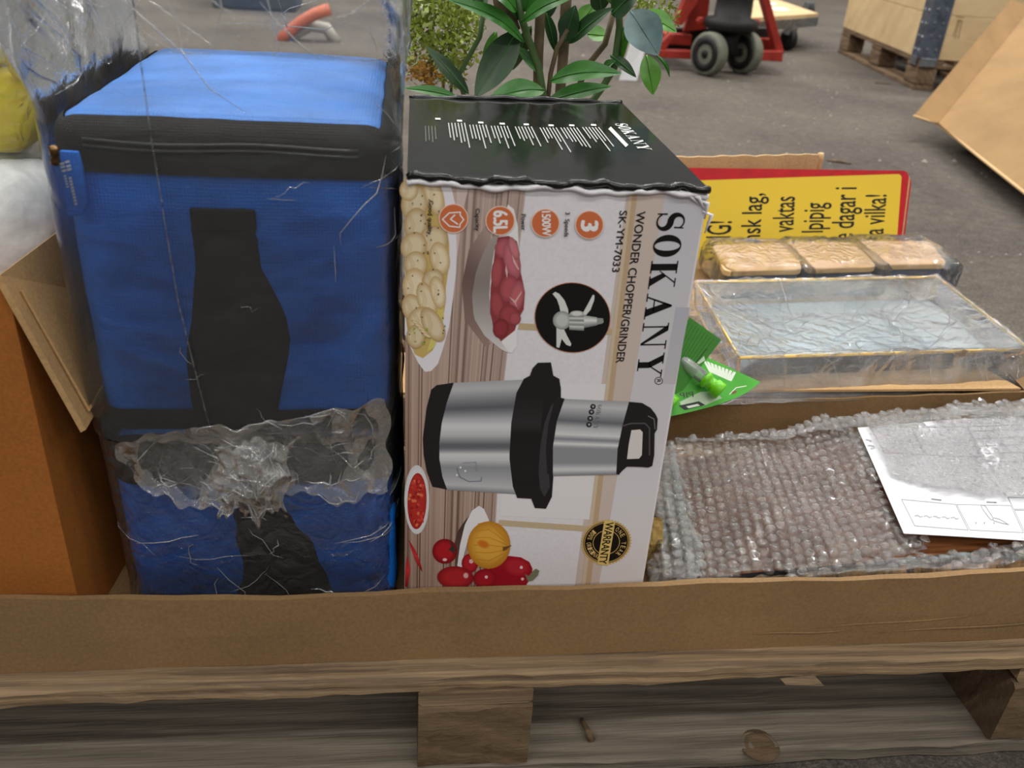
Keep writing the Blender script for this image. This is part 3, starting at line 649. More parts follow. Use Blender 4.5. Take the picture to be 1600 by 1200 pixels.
# dish of dumplings
pr = PF(); pr.begin()
pr.poly(C4([(40, 90), (150, 95), (265, 105), (295, 230), (302, 400), (296, 560), (280, 700), (262, 830), (235, 930), (205, 1020), (170, 1055), (140, 1058), (105, 1010), (60, 920), (40, 870)]), (236, 234, 240), 6)
pr.poly(C4([(300, 120), (360, 130), (330, 260), (300, 500), (296, 300)]), (214, 196, 190), 6)
pr.poly(C4([(42, 85), (130, 90), (180, 120), (215, 200), (245, 300), (262, 420), (262, 520), (245, 640), (240, 740), (215, 860), (180, 950), (130, 990), (90, 970), (60, 900), (42, 760)]), (206, 178, 108), 7)
for k, (x, y, a, b_, rot) in enumerate([(90, 215, 58, 75, .2), (60, 150, 40, 45, 0), (185, 175, 40, 90, -.3), (95, 320, 50, 70, .1), (185, 400, 62, 62, 0), (85, 430, 55, 62, .4), (215, 490, 42, 70, -.2), (95, 520, 50, 55, 0), (90, 630, 52, 78, 0), (180, 600, 45, 50, .5), (80, 740, 45, 62, -.3), (150, 700, 40, 80, -.3), (205, 660, 32, 70, -.2), (120, 800, 55, 60, .6), (180, 820, 42, 80, -.5), (95, 880, 40, 50, 0)]):
    x, y = p4(x, y); a *= 1.18; b_ *= 1.2; kk = r.uniform(-14, 6); pr.ell(x, y, a*.3125, b_*.3125, (236+kk, 220+kk, 186+kk), (196+kk, 164+kk, 112+kk), rot, 8+k*.3, 18)
    for q in range(3): pr.line([(x-a*.2+q*2.2, y-b_*.17), (x-a*.12+q*2.6, y), (x-a*.16+q*2.2, y+b_*.16)], .7, (206+kk, 176+kk, 126+kk), 8+k*.3+.15)
pr.strip(C4([(170, 600), (200, 780), (150, 960)]), C4([(235, 640), (235, 790), (190, 930)]), [(0, (222, 196, 110)), (1, (218, 210, 120))], 8, 8)
for k in range(46):
    x, y = p4(r.uniform(55, 245), r.uniform(110, 950)); pr.ell(x, y, .9, 1.4, (50, 42, 30), None, r.random()*3, 14, 6)
for k in range(10): x, y = p4(r.uniform(85, 160), r.uniform(830, 930)); pr.ell(x, y, 2.2, 1.2, (150, 176, 60), None, r.random()*3, 14, 7)
for k in range(5): x, y = p4(95+k*14, 810+k*16); pr.ell(x, y, 8, 2.4, (232, 214, 176), (186, 150, 92), .5, 14, 12)
pr.end('printed_dumplings')
# bowl of meat
pr = PF(); pr.begin()
pr.strip(C4([(440, 330), (360, 450), (325, 620), (340, 800), (440, 930)]), C4([(470, 380), (420, 500), (385, 640), (395, 800), (470, 920)]), [(0, (176, 154, 146)), (.4, (112, 92, 88)), (1, (160, 134, 124))], 6, 16)
pr.poly(C4([(555, 222), (585, 245), (605, 330), (612, 480), (625, 640), (625, 760), (600, 860), (600, 930), (575, 962), (540, 955), (500, 900), (470, 820), (460, 650), (475, 500), (515, 340)]), (240, 239, 242), 7)
pr.strip(C4([(520, 330), (440, 440), (395, 560), (375, 680), (385, 790), (440, 880), (520, 945), (560, 962)]), C4([(530, 335), (490, 430), (470, 560), (462, 680), (470, 800), (505, 880), (545, 940), (570, 962)]), [(0, (176, 166, 160)), (.35, (142, 132, 128)), (.65, (196, 190, 190)), (1, (236, 236, 238))], 8, 24)
pr.poly(C4([(505, 385), (560, 378), (600, 405), (615, 470), (610, 520), (628, 600), (640, 660), (634, 745), (605, 800), (590, 850), (520, 906), (485, 850), (466, 760), (468, 640), (480, 540), (490, 450)]), (150, 62, 70), 9)
for k, (x, y, a, b_, rot, c) in enumerate([(535, 440, 45, 50, .3, (190, 100, 108)), (575, 500, 40, 95, -.25, (200, 112, 122)), (500, 560, 28, 80, .1, (178, 84, 90)), (560, 640, 45, 70, .2, (184, 88, 98)), (600, 680, 36, 80, .15, (196, 104, 114)), (500, 720, 34, 70, -.1, (172, 78, 84)), (560, 770, 50, 50, .4, (168, 72, 80)), (520, 840, 40, 50, .2, (150, 58, 66)), (585, 440, 22, 60, -.3, (206, 126, 134)), (590, 790, 30, 34, 0, (178, 84, 92))]):
    x, y = p4(x, y); pr.ell(x, y, a*.3125, b_*.3125, c, tuple(v*.82 for v in c), rot, 10+k*.4, 16)
for a in (C4([(575, 470), (590, 500), (612, 545), (605, 548), (582, 510)]), C4([(560, 680), (590, 700), (625, 650), (622, 665), (595, 712), (602, 735), (585, 712)]), C4([(545, 520), (555, 560), (550, 590), (541, 550)])): pr.poly(a, (226, 176, 178), 15)
pr.end('printed_bowl_of_meat')
# four orange badges and their captions
pr = PF(); pr.begin()
for x, y, rr in ((283, 290, 72), (516, 301, 72), (742, 313, 70), (962, 322, 70)):
    x, y = p4(x, y); rr *= .3125; pr.ell(x, y, rr*1.03, rr*1.03, (244, 214, 198), None, 0, 17, 40); pr.ell(x, y, rr*.96, rr*.96, (212, 116, 72), None, 0, 18, 40)
W_ = (246, 244, 246); K_ = (28, 26, 26)
pr.text('3', p4(922, 298), p4(922, 356), p4(1003, 298), W_, .05, 19)
pr.text('1500W', p4(724, 254), p4(728, 378), p4(766, 252), W_, .03, 19, spacing=.95); pr.text('6.5L', p4(484, 250), p4(484, 362), p4(552, 248), W_, .045, 19, spacing=.95)
sh = [(262, 235)]; shield = [(312, 250), (322, 292), (310, 335), (290, 338), (250, 322), (229, 292), (245, 262), (290, 248)]
pr.line(C4([(318, 258), (316, 272), (334, 296), (316, 318), (314, 334), (262, 328), (228, 294), (262, 262), (318, 258)]), 1.8, W_, 19)
pr.line(C4([(290, 272), (268, 293), (304, 318)]), 2.0, W_, 19)
pr.text('3  Speeds', p4(842, 258), p4(836, 382), p4(864, 258), K_, .022, 19); pr.text('Power', p4(622, 268), p4(622, 350), p4(644, 268), K_, .022, 19)
pr.text('Capacity', p4(394, 240), p4(392, 352), p4(414, 240), K_, .022, 19); pr.text('Good quality', p4(160, 200), p4(154, 370), p4(182, 200), K_, .022, 19)
pr.end('printed_badges')
# big lettering
pr = PF(); pr.begin()
pr.text('SOKANY', p4(1306, 262), p4(1196, 1086), p4(1444, 262), (16, 15, 16), 0, 6, .13)
pr.end('brand_lettering')
pr = PF(); pr.begin()
pr.text('WONDER CHOPPER/GRINDER', p4(1200, 256), p4(1094, 1014), p4(1243, 256), K_, .014, 6); pr.end('product_lettering')
pr = PF(); pr.begin(); pr.text('SK-YM-7033', p4(1115, 252), p4(1075, 560), p4(1152, 252), K_, .014, 6); pr.end('model_lettering')
pr = PF(); pr.begin()
x, y = p4(1309, 1103); pr.line([(x+6*math.cos(k*PI/12), y+5.6*math.sin(k*PI/12)) for k in range(25)], 1, K_, 6); pr.text('R', (x-3, y-2.6), (x-3, y+2.8), (x+3.2, y-2.6), K_, .01, 6)
pr.end('registered_mark')
# black disc with the blade
pr = PF(); pr.begin(); x, y = p4(878, 787); pr.ell(x, y, 59.5, 55, (196, 130, 100), None, .1, 6, 48); pr.ell(x, y, 58.4, 54, (18, 17, 18), None, .1, 7, 48)
G1, G2 = (222, 224, 222), (168, 172, 170)
for P_ in ([(778, 668), (792, 658), (812, 668), (838, 700), (856, 745), (858, 778), (822, 782), (812, 728), (800, 695)], [(980, 672), (988, 676), (986, 700), (968, 748), (945, 775), (925, 772), (950, 728)], [(798, 830), (838, 838), (812, 938), (798, 934)], [(832, 838), (852, 880), (872, 918), (868, 930), (846, 922), (818, 884)]): pr.poly(C4(P_), G1, 8)
pr.ell(*p4(826, 800), 14.5, 14.5, (200, 204, 202), (140, 146, 144), 0, 9)
pr.strip(C4([(862, 768), (862, 848)]), C4([(935, 768), (935, 852)]), [(0, G1), (.15, (120, 126, 124)), (.25, G1), (.42, (126, 132, 130)), (.5, G1), (.68, (130, 136, 134)), (.76, G1), (1, (110, 116, 114))], 10, 24); pr.ell(*p4(900, 766), 11, 4.5, G1, G2, 0, 10)
pr.strip(C4([(935, 775), (935, 838)]), C4([(1000, 785), (1000, 825)]), [(0, G2), (.4, (236, 238, 236)), (1, (120, 126, 124))], 10, 10); pr.poly(C4([(1000, 788), (1030, 790), (1034, 808), (1028, 815), (1000, 822)]), (150, 156, 154), 11)
pr.end('printed_blade')
# the chopper
pr = PF(); pr.begin(); BKc = (34, 31, 34)
pr.poly(C5([(285, 120), (200, 132), (172, 155), (148, 250), (130, 400), (134, 480), (150, 565), (178, 640), (255, 655), (300, 560), (300, 250)]), BKc, 8)
ST = [(0, (176, 178, 182)), (.06, (196, 198, 202)), (.14, (150, 152, 158)), (.22, (98, 100, 108)), (.3, (182, 184, 190)), (.36, (224, 225, 228)), (.44, (196, 198, 202)), (.52, (104, 106, 114)), (.56, (112, 114, 122)), (.62, (222, 223, 226)), (.68, (206, 208, 212)), (.74, (150, 152, 158)), (.84, (176, 178, 184)), (.93, (200, 202, 206)), (1, (138, 140, 146))]
pr.strip(C5([(285, 120), (250, 220), (225, 320), (213, 420), (213, 500), (228, 590), (252, 656)]), C5([(640, 104), (625, 200), (605, 320), (600, 420), (600, 500), (600, 600), (610, 678)]), ST, 9, 60)
pr.poly(C5([(635, 100), (665, 85), (678, 48), (705, 20), (770, 18), (782, 84), (812, 100), (820, 150), (820, 195), (840, 200), (795, 320), (778, 450), (782, 592), (775, 690), (745, 750), (690, 746), (672, 700), (602, 696), (580, 640), (563, 500), (572, 320), (598, 170)]), BKc, 10)
pr.strip(C5([(598, 180), (572, 320), (563, 480), (580, 630)]), C5([(735, 180), (722, 320), (712, 480), (716, 630)]), [(0, (34, 31, 34)), (.35, (52, 48, 52)), (.45, (30, 27, 30)), (.8, (34, 31, 34)), (1, (30, 27, 30))], 11, 24)
pr.poly(C5([(812, 190), (770, 235), (738, 320), (718, 430), (708, 560), (716, 650), (738, 690), (765, 640), (760, 560), (752, 440), (768, 330), (800, 240)]), (64, 60, 66), 12)
pr.poly(C5([(790, 200), (838, 198), (805, 300), (782, 450), (782, 585), (752, 575), (745, 450), (757, 330)]), (36, 33, 37), 13)
pr.strip(C5([(838, 200), (800, 310), (780, 440), (780, 585)]), C5([(1162, 214), (1128, 330), (1108, 450), (1098, 578)]), [(0, (170, 172, 176)), (.1, (204, 206, 210)), (.22, (160, 162, 168)), (.32, (112, 114, 122)), (.4, (190, 192, 196)), (.5, (226, 227, 230)), (.56, (140, 142, 150)), (.62, (232, 233, 236)), (.67, (150, 152, 158)), (.85, (150, 152, 160)), (.93, (226, 227, 230)), (1, (130, 132, 138))], 14, 50)
pr.poly(C5([(1160, 214), (1225, 220), (1268, 245), (1292, 275), (1303, 300), (1300, 352), (1288, 372), (1286, 480), (1276, 535), (1255, 543), (1225, 540), (1150, 538), (1125, 560), (1108, 580), (1096, 574), (1103, 450), (1128, 330)]), BKc, 15)
pr.poly(C5([(1172, 356), (1215, 352), (1228, 366), (1224, 480), (1210, 498), (1150, 500), (1158, 430)]), (228, 222, 222), 16)
pr.line(C5([(1126, 335), (1170, 322), (1240, 322), (1262, 345), (1262, 480)]), 2.2, (86, 82, 88), 16); pr.line(C5([(1255, 285), (1285, 300), (1290, 350)]), 1.6, (120, 118, 124), 16)
pr.text('SOKANY', p5(1003, 228), p5(982, 350), p5(1024, 228), (120, 122, 128), 0, 16, .12)
for k, (x, y) in enumerate(((980, 238), (972, 265), (966, 297), (960, 328))):
    x, y = p5(x, y); pr.ell(x, y, 4.4, 4.2, (40, 40, 44), None, 0, 16, 14); pr.poly([(x-2, y-1.5), (x+1.5, y-2), (x+2, y+.6), (x-.5, y+2)], (168, 170, 176), 17)
pr.line(C5([(300, 545), (315, 590), (360, 612), (420, 610), (424, 590)]), 1, (120, 124, 140), 15); pr.line(C5([(330, 520), (395, 515), (400, 560)]), 1, (150, 154, 168), 15)
for x, y in ((342, 560), (318, 542), (300, 580)): pr.ell(*p5(x, y), 1.8, 1.8, (236, 238, 244), None, 0, 15, 8)
pr.end('printed_chopper')
# vegetables
pr = PF(); pr.begin()
x, y = p5(100, 705); pr.ell(x, y, 19.5, 54, (240, 240, 242), (216, 216, 220), 0, 6, 32); x, y = p5(101, 712); pr.ell(x, y, 15, 44, (186, 48, 42), (170, 40, 38), .03, 7, 28)
for k in range(60):
    a, q = r.random()*6.28, r.random()**.5; c = r.choice([(214, 72, 56), (158, 30, 30), (226, 120, 80), (196, 50, 44)]); pr.ell(x+13*q*math.cos(a), y+40*q*math.sin(a), 2.2, 3, c, None, r.random()*3, 8+.02*k, 7)
pr.strip(C5([(60, 908), (72, 950), (92, 1010), (126, 1064)]), C5([(62, 908), (95, 960), (118, 1020), (128, 1064)]), [(0, (170, 30, 32)), (.5, (206, 60, 60)), (1, (140, 26, 28))], 7, 10); pr.strip(C5([(52, 985), (42, 1060), (40, 1140)]), C5([(54, 985), (68, 1060), (52, 1140)]), [(0, (180, 30, 34)), (.5, (210, 60, 66)), (1, (140, 24, 30))], 7, 8)
pr.strip(C5([(385, 755), (310, 850), (285, 930), (300, 1040)]), C5([(410, 750), (355, 850), (320, 940), (310, 1040)]), [(0, (70, 54, 48)), (1, (104, 80, 70))], 6, 8)
pr.poly(C5([(410, 735), (435, 750), (458, 800), (470, 840), (390, 870), (352, 920), (335, 980), (326, 1042), (302, 1036), (316, 930), (340, 830), (375, 760)]), (240, 238, 242), 8)
pr.ell(*p5(240, 962), 19.5, 19.5, (184, 36, 44), (128, 22, 30), 0, 9); pr.ell(*p5(240, 1004), 3.5, 2.4, (244, 206, 204), None, 0, 10, 10); pr.poly(C5([(262, 900), (285, 935), (300, 960), (285, 962), (292, 985), (270, 960), (255, 955), (272, 940)]), (70, 56, 46), 10)
pr.ell(*p5(365, 1022), 13, 15, (192, 40, 52), (150, 28, 38), 0, 9); pr.ell(*p5(372, 1012), 3.5, 3.5, (240, 190, 190), None, 0, 10, 10)
pr.poly(C5([(400, 1142), (385, 1100), (410, 1060), (470, 1035), (520, 990), (560, 985), (620, 992), (662, 1015), (678, 1050), (668, 1095), (640, 1142)]), (166, 24, 40), 10)
pr.ell(*p5(600, 1040), 22, 15, (190, 44, 58), (166, 24, 40), .2, 11); pr.ell(*p5(622, 1042), 2.4, 2.6, (244, 214, 216), None, 0, 12, 8); pr.ell(*p5(628, 1100), 2.6, 2.4, (240, 200, 204), None, 0, 12, 8)
pr.ell(*p5(440, 1098), 18, 15, (178, 32, 46), (146, 22, 36), 0, 12); pr.ell(*p5(447, 1090), 2.6, 2.6, (244, 214, 216), None, 0, 13, 8)
pr.poly(C5([(640, 1075), (660, 1085), (680, 1060), (695, 1048), (712, 1058), (705, 1082), (678, 1108), (655, 1112)]), (128, 130, 104), 13)
pr.ell(*p5(460, 930), 33.5, 37, (232, 176, 72), (196, 132, 40), 0, 12, 32)
for k in range(7):
    q = -1+2*k/6; pr.line([p5(385+20*abs(q), 930+105*q), p5(460, 930+118*q), p5(545, 940+40*q)], 1.0, (206, 140, 44), 13)
pr.ell(*p5(432, 925), 10, 6, (214, 120, 40), (222, 150, 56), .4, 13); pr.poly(C5([(530, 940), (575, 930), (545, 955), (530, 960)]), (120, 86, 44), 14)
pr.ell(*p5(293, 1092), 28.5, 17.5, (188, 44, 50), (146, 28, 36), .05, 13, 28); pr.ell(*p5(345, 1082), 4.5, 5, (240, 190, 188), (206, 80, 84), 0, 14, 12)
pr.end('printed_vegetables')
# warranty seal
pr = PF(); pr.begin(); cx, cy = p5(1047, 918); RX, RY = 40, 35.5; Gd = (206, 172, 104); ca, sa = math.cos(-.25), math.sin(-.25)
def el(a, k): u, v = RX*k*math.cos(a), RY*k*math.sin(a); return (cx+u*ca-v*sa, cy+u*sa+v*ca)
pr.poly([el(2*PI*k/96, 1.0 if k % 2 else .94) for k in range(96)], Gd, 6); pr.poly([el(2*PI*k/48, .9) for k in range(48)], (20, 19, 18), 7)
for q in (.86, .52): pr.line([el(2*PI*k/48, q) for k in range(49)], 1.0, Gd, 8)
def ring_text(txt, a0, a1, q, inw=1):
    n = len(txt)
    for i, ch in enumerate(txt):
        if ch == ' ': continue
        a = a0+(a1-a0)*i/(n-1); da = (a1-a0)/(n-1)*.36; pr.text(ch, el(a-da, q-.09*inw), el(a+da, q-.09*inw), el(a-da, q+.10*inw), (222, 190, 124), .008, 8)
ring_text('ONE YEAR', math.radians(-38), math.radians(62), .69); ring_text('100% ORIGINAL', math.radians(238), math.radians(128), .69, -1)
A_, B_ = p5(1066, 806), p5(1030, 1034); pr.poly([(A_[0]-9, A_[1]), (A_[0]+8, A_[1]+2), (B_[0]+8, B_[1]), (B_[0]-9, B_[1]-2)], (226, 198, 120), 9)
pr.text('WARRANTY', (A_[0]-6.5, A_[1]+3), (B_[0]-6.5, B_[1]-3), (A_[0]+5.5, A_[1]+3.5), (22, 20, 18), .02, 10, spacing=.95)
pr.end('printed_warranty_seal')
pr = PF(); pr.begin(); pr.poly([(725, 918), (820, 916), (820, 920.5), (725, 922.5)], (216, 208, 196), 9); pr.poly([(820, 917.5), (910, 917), (910, 920), (820, 920.5)], (60, 50, 40), 9); pr.end('tape_strip')
# lid print
pr = Print(cTL+tp+nt*.0004, nt, tpl, M['ink']); pr.begin()
T = lambda x, y: (640+.29375*x, 150+.29375*y)
for k, (hx, hy) in enumerate(((150, 122), (265, 132), (378, 142), (492, 148), (620, 152), (752, 157), (862, 157), (978, 155))):
    x, y = T(hx, hy); pr.poly([(x-4, y-1.6), (x+4, y-1.3), (x+4.4, y+1.3), (x-3.8, y+1)], (226, 228, 226), 1)
    for j in range(6 if k else 4):
        sx, sy = T(hx-58+j*17+(-8 if not k else 0), hy+12+(26 if not k else 0)); dx, dy = sx-651, sy+160; Ln = r.uniform(16, 30)+(12 if j in (3, 5) else 0)*(1 if k else 0); q = Ln/dy
        g = 180 if k else 110; pr.line([(sx, sy), (sx+dx*q, sy+dy*q)], 1.5 if k else .8, (g, g+2, g), 1)
pr.text('SOKANY', T(1090, 147), T(1222, 287), T(1152, 147), (226, 228, 226), 0, 1, .1); pr.line([T(1066, 172), T(1154, 264)], 5.5, (206, 208, 206), 1)
pr.end('lid_print')

# ================================================================ bubble-wrapped board
def pz(x): return .172+.055*(x-.25)
PN = np.array([-.055, 0, 1.]); PN /= np.linalg.norm(PN); PP = np.array([.25, 0, .172])
def onp(pts, dz=0): return [atP(x, y, PP+np.array([0, 0, dz]), PN) for x, y in pts]
bw = thing('bubble_wrapped_board', 'brown wooden board half wrapped in bubble wrap, lying beside the chopper box', 'package', (.5, .19, .15))
top = onp([(1058, 712), (1098, 899), (1640, 846), (1640, 650)]); top = [np.array(p) for p in top]
b = MB(); b.prism([p-np.array([0, 0, .004]) for p in top], (0, 0, -.014)); b.build('wood_panel', M['oak'], bw)
e0, e1 = top[1], top[2]; dn = np.array([0, -.004, 0])
b = MB(); b.prism([e0+(0, -.001, -.002), e1+(0, -.001, -.002), e1+(0, -.006, -.002), e0+(0, -.006, -.002)], (0, 0, -.017)); b.build('edge_strip', M['rubber'], bw)
e0, e1 = top[0], top[1]
b = MB(); b.prism([e0+(-.001, 0, -.002), e1+(-.001, 0, -.002), e1+(-.005, 0, -.002), e0+(-.005, 0, -.002)], (0, 0, -.016)); b.build('edge_strip', M['rubber'], bw)
def bubble_sheet(name, polypx, dz, mat, parent, seed, pitch=.0122, rad=.0056, hgt=.0046, drape=None, crush=.5, glints=True):
    """film with rows of air bubbles and added white highlight arcs; polypx = outline in the photo on the board's plane"""
    pl = onp(polypx, dz); poly = [(p[0], p[1]) for p in pl]; r = np.random.default_rng(seed)
    x0, x1 = min(p[0] for p in poly), max(p[0] for p in poly); y0, y1 = min(p[1] for p in poly), max(p[1] for p in poly)
    def surf(x, y):
        z = pz(x)+dz+.0022*math.sin(x*31+y*17)+.0016*math.sin(x*73-y*51)
        if drape: z -= drape(x, y)
        return z
    b = MB(); st = .006; nx, ny = int((x1-x0)/st)+2, int((y1-y0)/st)+2; ids = {}
    V = []; Fc = []
    def vid(i, j):
        if (i, j) not in ids:
            x, y = x0+i*st, y0+j*st; ids[i, j] = len(V); V.append((x+r.normal()*.0006, y+r.normal()*.0006, surf(x, y)+r.normal()*.0006))
        return ids[i, j]
    for i in range(nx):
        for j in range(ny):
            if inpoly(x0+(i+.5)*st, y0+(j+.5)*st, poly): Fc.append((vid(i, j), vid(i+1, j), vid(i+1, j+1), vid(i, j+1)))
    b.add(V, Fc); rim = MB(); ro = .35; row = 0; yy = y0-.1  # rim collects the added white highlight arcs
    n = 9
    while yy < y1+.1:
        xx = x0-.1+(pitch/2 if row % 2 else 0)
        while xx < x1+.1:
            dx, dy = xx-(x0+x1)/2, yy-(y0+y1)/2; x, y = (x0+x1)/2+dx*math.cos(ro)-dy*math.sin(ro), (y0+y1)/2+dx*math.sin(ro)+dy*math.cos(ro)
            if inpoly(x, y, poly):
                z = surf(x, y); tx, ty = r.normal(size=2)*crush*.4; h = hgt*r.uniform(.6, 1.15); rr = rad*r.uniform(.9, 1.05); a0 = r.random()*6; V = []
                for q, (kr, kh) in enumerate(((1, .0), (.97, .55), (.76, .93))):
                    for k in range(n):
                        a = a0+2*PI*k/n; j_ = 1+r.normal()*.1*crush*(1 if q else 0); V.append((x+rr*kr*j_*math.cos(a), y+rr*kr*j_*math.sin(a), z+h*kh*(1+r.normal()*.22*crush)+(tx*math.cos(a)+ty*math.sin(a))*h*kr*(1 if q else 0)))
                V.append((x+tx*rr*.3, y+ty*rr*.3, z+h*(1-.5*crush*r.random()))); Fc = []
                for q in range(2):
                    for k in range(n): Fc.append((q*n+k, q*n+(k+1) % n, (q+1)*n+(k+1) % n, (q+1)*n+k))
                Fc += [(2*n+k, 2*n+(k+1) % n, 3*n) for k in range(n)]; b.add(V, Fc)
                if glints:
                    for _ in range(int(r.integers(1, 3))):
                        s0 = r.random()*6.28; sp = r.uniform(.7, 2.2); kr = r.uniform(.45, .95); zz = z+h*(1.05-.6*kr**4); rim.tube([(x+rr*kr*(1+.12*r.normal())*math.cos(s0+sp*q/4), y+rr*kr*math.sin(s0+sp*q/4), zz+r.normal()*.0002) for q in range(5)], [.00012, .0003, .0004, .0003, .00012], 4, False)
            xx += pitch
        yy += pitch*.866; row += 1
    if glints: q = obj('bubble_glints', rim.V, rim.F, M['rim'], parent, True); q['kind'] = 'stuff'  # short white arcs imitating highlights on the bubbles
    o = obj(name, b.V, b.F, mat, parent, True); o['kind'] = 'stuff'; return o
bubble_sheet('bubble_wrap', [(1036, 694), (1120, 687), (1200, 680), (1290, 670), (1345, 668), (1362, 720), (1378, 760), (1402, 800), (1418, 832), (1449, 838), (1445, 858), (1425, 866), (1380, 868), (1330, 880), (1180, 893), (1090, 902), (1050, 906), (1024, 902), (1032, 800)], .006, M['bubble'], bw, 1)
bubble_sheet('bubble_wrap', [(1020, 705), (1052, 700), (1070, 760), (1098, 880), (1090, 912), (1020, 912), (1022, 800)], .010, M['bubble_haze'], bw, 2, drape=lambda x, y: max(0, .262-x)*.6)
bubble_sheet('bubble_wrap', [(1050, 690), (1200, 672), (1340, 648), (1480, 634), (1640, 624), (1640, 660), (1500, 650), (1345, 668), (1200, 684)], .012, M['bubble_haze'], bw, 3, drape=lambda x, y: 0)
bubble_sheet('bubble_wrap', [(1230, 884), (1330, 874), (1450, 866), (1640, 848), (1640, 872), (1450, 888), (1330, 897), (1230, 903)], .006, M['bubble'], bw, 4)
# front fold of the wrap hanging down the edge of the board
for nm, xa, xb in (('bubble_wrap', 1035, 1640),):
    V = []; nu, nv = 120, 10; A = np.array(onp([(1030, 906)], .004)[0]); B_ = np.array(onp([(1640, 866)], .004)[0])
    for j in range(nv):
        for i in range(nu):
            p = A+(B_-A)*i/(nu-1); V.append((p[0], p[1]-.004-.006*math.sin(PI*j/(nv-1)), max(.1505, p[2]-(p[2]-.1505)*j/(nv-1))))
    V = np.array(V); V[:, 1] += crumple(V, 12, 45)*.008; V[:, 2] = np.maximum(.1503, V[:, 2]+crumple(V, 13, 45)*.004)
    o = obj('wrap_fold', V, grid_faces(nu, nv), M['bubble'], bw, False)
b = MB(); V = np.array([atY(x, y, .08+.02*math.sin(i)) for i, (x, y) in enumerate([(1012, 820), (1030, 812), (1034, 850), (1030, 892), (1010, 892), (1018, 850)])])
kp = MB(); nu = 14; Vk = []
for j in range(nu):
    for i in range(nu): p = (1006+30*i/(nu-1), 810+84*j/(nu-1)); Vk.append(atY(p[0], p[1], .105))
Vk = np.array(Vk); Vk[:, 1] += crumple(Vk, 3, 60)*.012; Vk[:, 2] = np.maximum(Vk[:, 2], .151)
tag(obj('paper_scrap', Vk, grid_faces(nu, nu), M['kraftpaper'], None, False), 'crumpled yellowish packing paper tucked between chopper box and bubble wrap', 'paper')

# ================================================================ instruction sheet
C8 = lambda x, y: (1300+.1875*x, 640+.1875*y)
pp = onp([(1340, 669), (1412, 834), (1520, 840), (1648, 848), (1648, 652), (1500, 655)], .0125)
ps = thing('instruction_sheet', 'white printed instruction sheet lying on the bubble wrap at the right edge', 'paper', (float(pp[2][0]), .15, .18))
b = MB(); b.prism(pp, (0, 0, .0006)); pa = b.build('sheet', M['paper'], ps)
pr = Print(PP+np.array([0, 0, .0133]), PN, pa, M['ink']); pr.begin(); LC = (120, 120, 128)
def rect8(pts, wd=.8): pr.line([C8(*p) for p in pts]+[C8(*pts[0])], wd, LC, 1)
def lines8(pts, wd=.8, c=LC): pr.line([C8(*p) for p in pts], wd, c, 1)
rect8([(580, 748), (1030, 790), (1135, 1003), (690, 968)]); rect8([(1040, 790), (1490, 800), (1595, 1025), (1150, 1003)]); rect8([(1465, 730), (1700, 740), (1740, 830), (1515, 830)]); rect8([(1520, 838), (1760, 845), (1850, 1040), (1610, 1030)])
rect8([(320, 150), (650, 130), (770, 375), (440, 360)]); rect8([(660, 150), (1120, 140), (1240, 395), (790, 380)]); rect8([(1130, 145), (1700, 120), (1840, 440), (1290, 430)])
for k in range(4): lines8([(1160+k*40, 180+k*62), (1600+k*40, 165+k*62)], .8)
for k in range(5): lines8([(690+k*75, 885+k*4), (715+k*75, 880+k*4), (735+k*75, 895+k*4), (755+k*75, 890+k*4)], 1.6, (150, 150, 158))
lines8([(1240, 795), (1255, 830), (1320, 915), (1345, 920), (1335, 890), (1275, 800), (1240, 795)], 1); lines8([(1345, 900), (1400, 915), (1475, 960), (1410, 945), (1345, 925)], 1)
for x in (1200, 1270, 1350): pr.ell(*C8(x, 945), 1.3, 1.3, LC, None, 0, 1, 8)
for x in (830, 1290): lines8([(x, 745 if x < 1000 else 770), (x+80, 755 if x < 1000 else 775)], 1.8, (90, 90, 96))
for k in range(3): lines8([(450, 240+20*k), (1150, 255+25*k)], .5, (170, 170, 176))
pr.end('line_drawings')['kind'] = 'stuff'
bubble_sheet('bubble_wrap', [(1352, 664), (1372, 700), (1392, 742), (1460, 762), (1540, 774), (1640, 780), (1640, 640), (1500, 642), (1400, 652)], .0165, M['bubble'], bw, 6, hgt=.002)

# ================================================================ low carton that carries the glass tray, canisters and signs
ct = thing('carton', 'flat closed kraft carton hidden behind the tray, under the glass tray', 'box', (.56, .6, .144))
qbox('body', (.28, .347, .1442), (.86, .905, .2010), M['card'], ct, .002); qbox('tape', (.279, .58, .2011), (.861, .63, .2016), M['card_tan'], ct)

# ================================================================ gold-edged glass tray
RZ, GZ = .246, .2085
gl = thing('glass_tray', 'clear glass tray with thin gold edges, wrapped in plastic behind the tray wall', 'tray', (.59, .47, .2085))
g4 = [atZ(x, y, RZ) for x, y in ((1155, 559), (1609, 546), (1464, 433), (1086, 441))]
cg = sum(g4)/4; lo4 = [cg+(p-cg)*.97 for p in g4]; lo4 = [np.array([p[0], p[1], GZ]) for p in lo4]
for i in range(4):
    A, B_, a, b_ = g4[i], g4[(i+1) % 4], lo4[i], lo4[(i+1) % 4]
    d = (cg-(A+B_)/2); d[2] = 0; d = d/np.linalg.norm(d)*.002
    b = MB(); b.prism([A, B_, b_, a], d); b.build('glass_pane', M['glass'], gl)
    b = MB(); b.tube([A, B_], .0022, 6); b.build('gold_rim', M['gold'], gl)
    b = MB(); b.tube([a, b_], .0017, 6); b.build('gold_base_edge', M['gold'], gl)
    b = MB(); b.tube([A, a], .0022, 6); b.build('gold_corner', M['gold'], gl)
b = MB(); b.prism([p+np.array([0, 0, .001]) for p in lo4], (0, 0, .002)); b.build('glass_base', M['mirror'], gl)
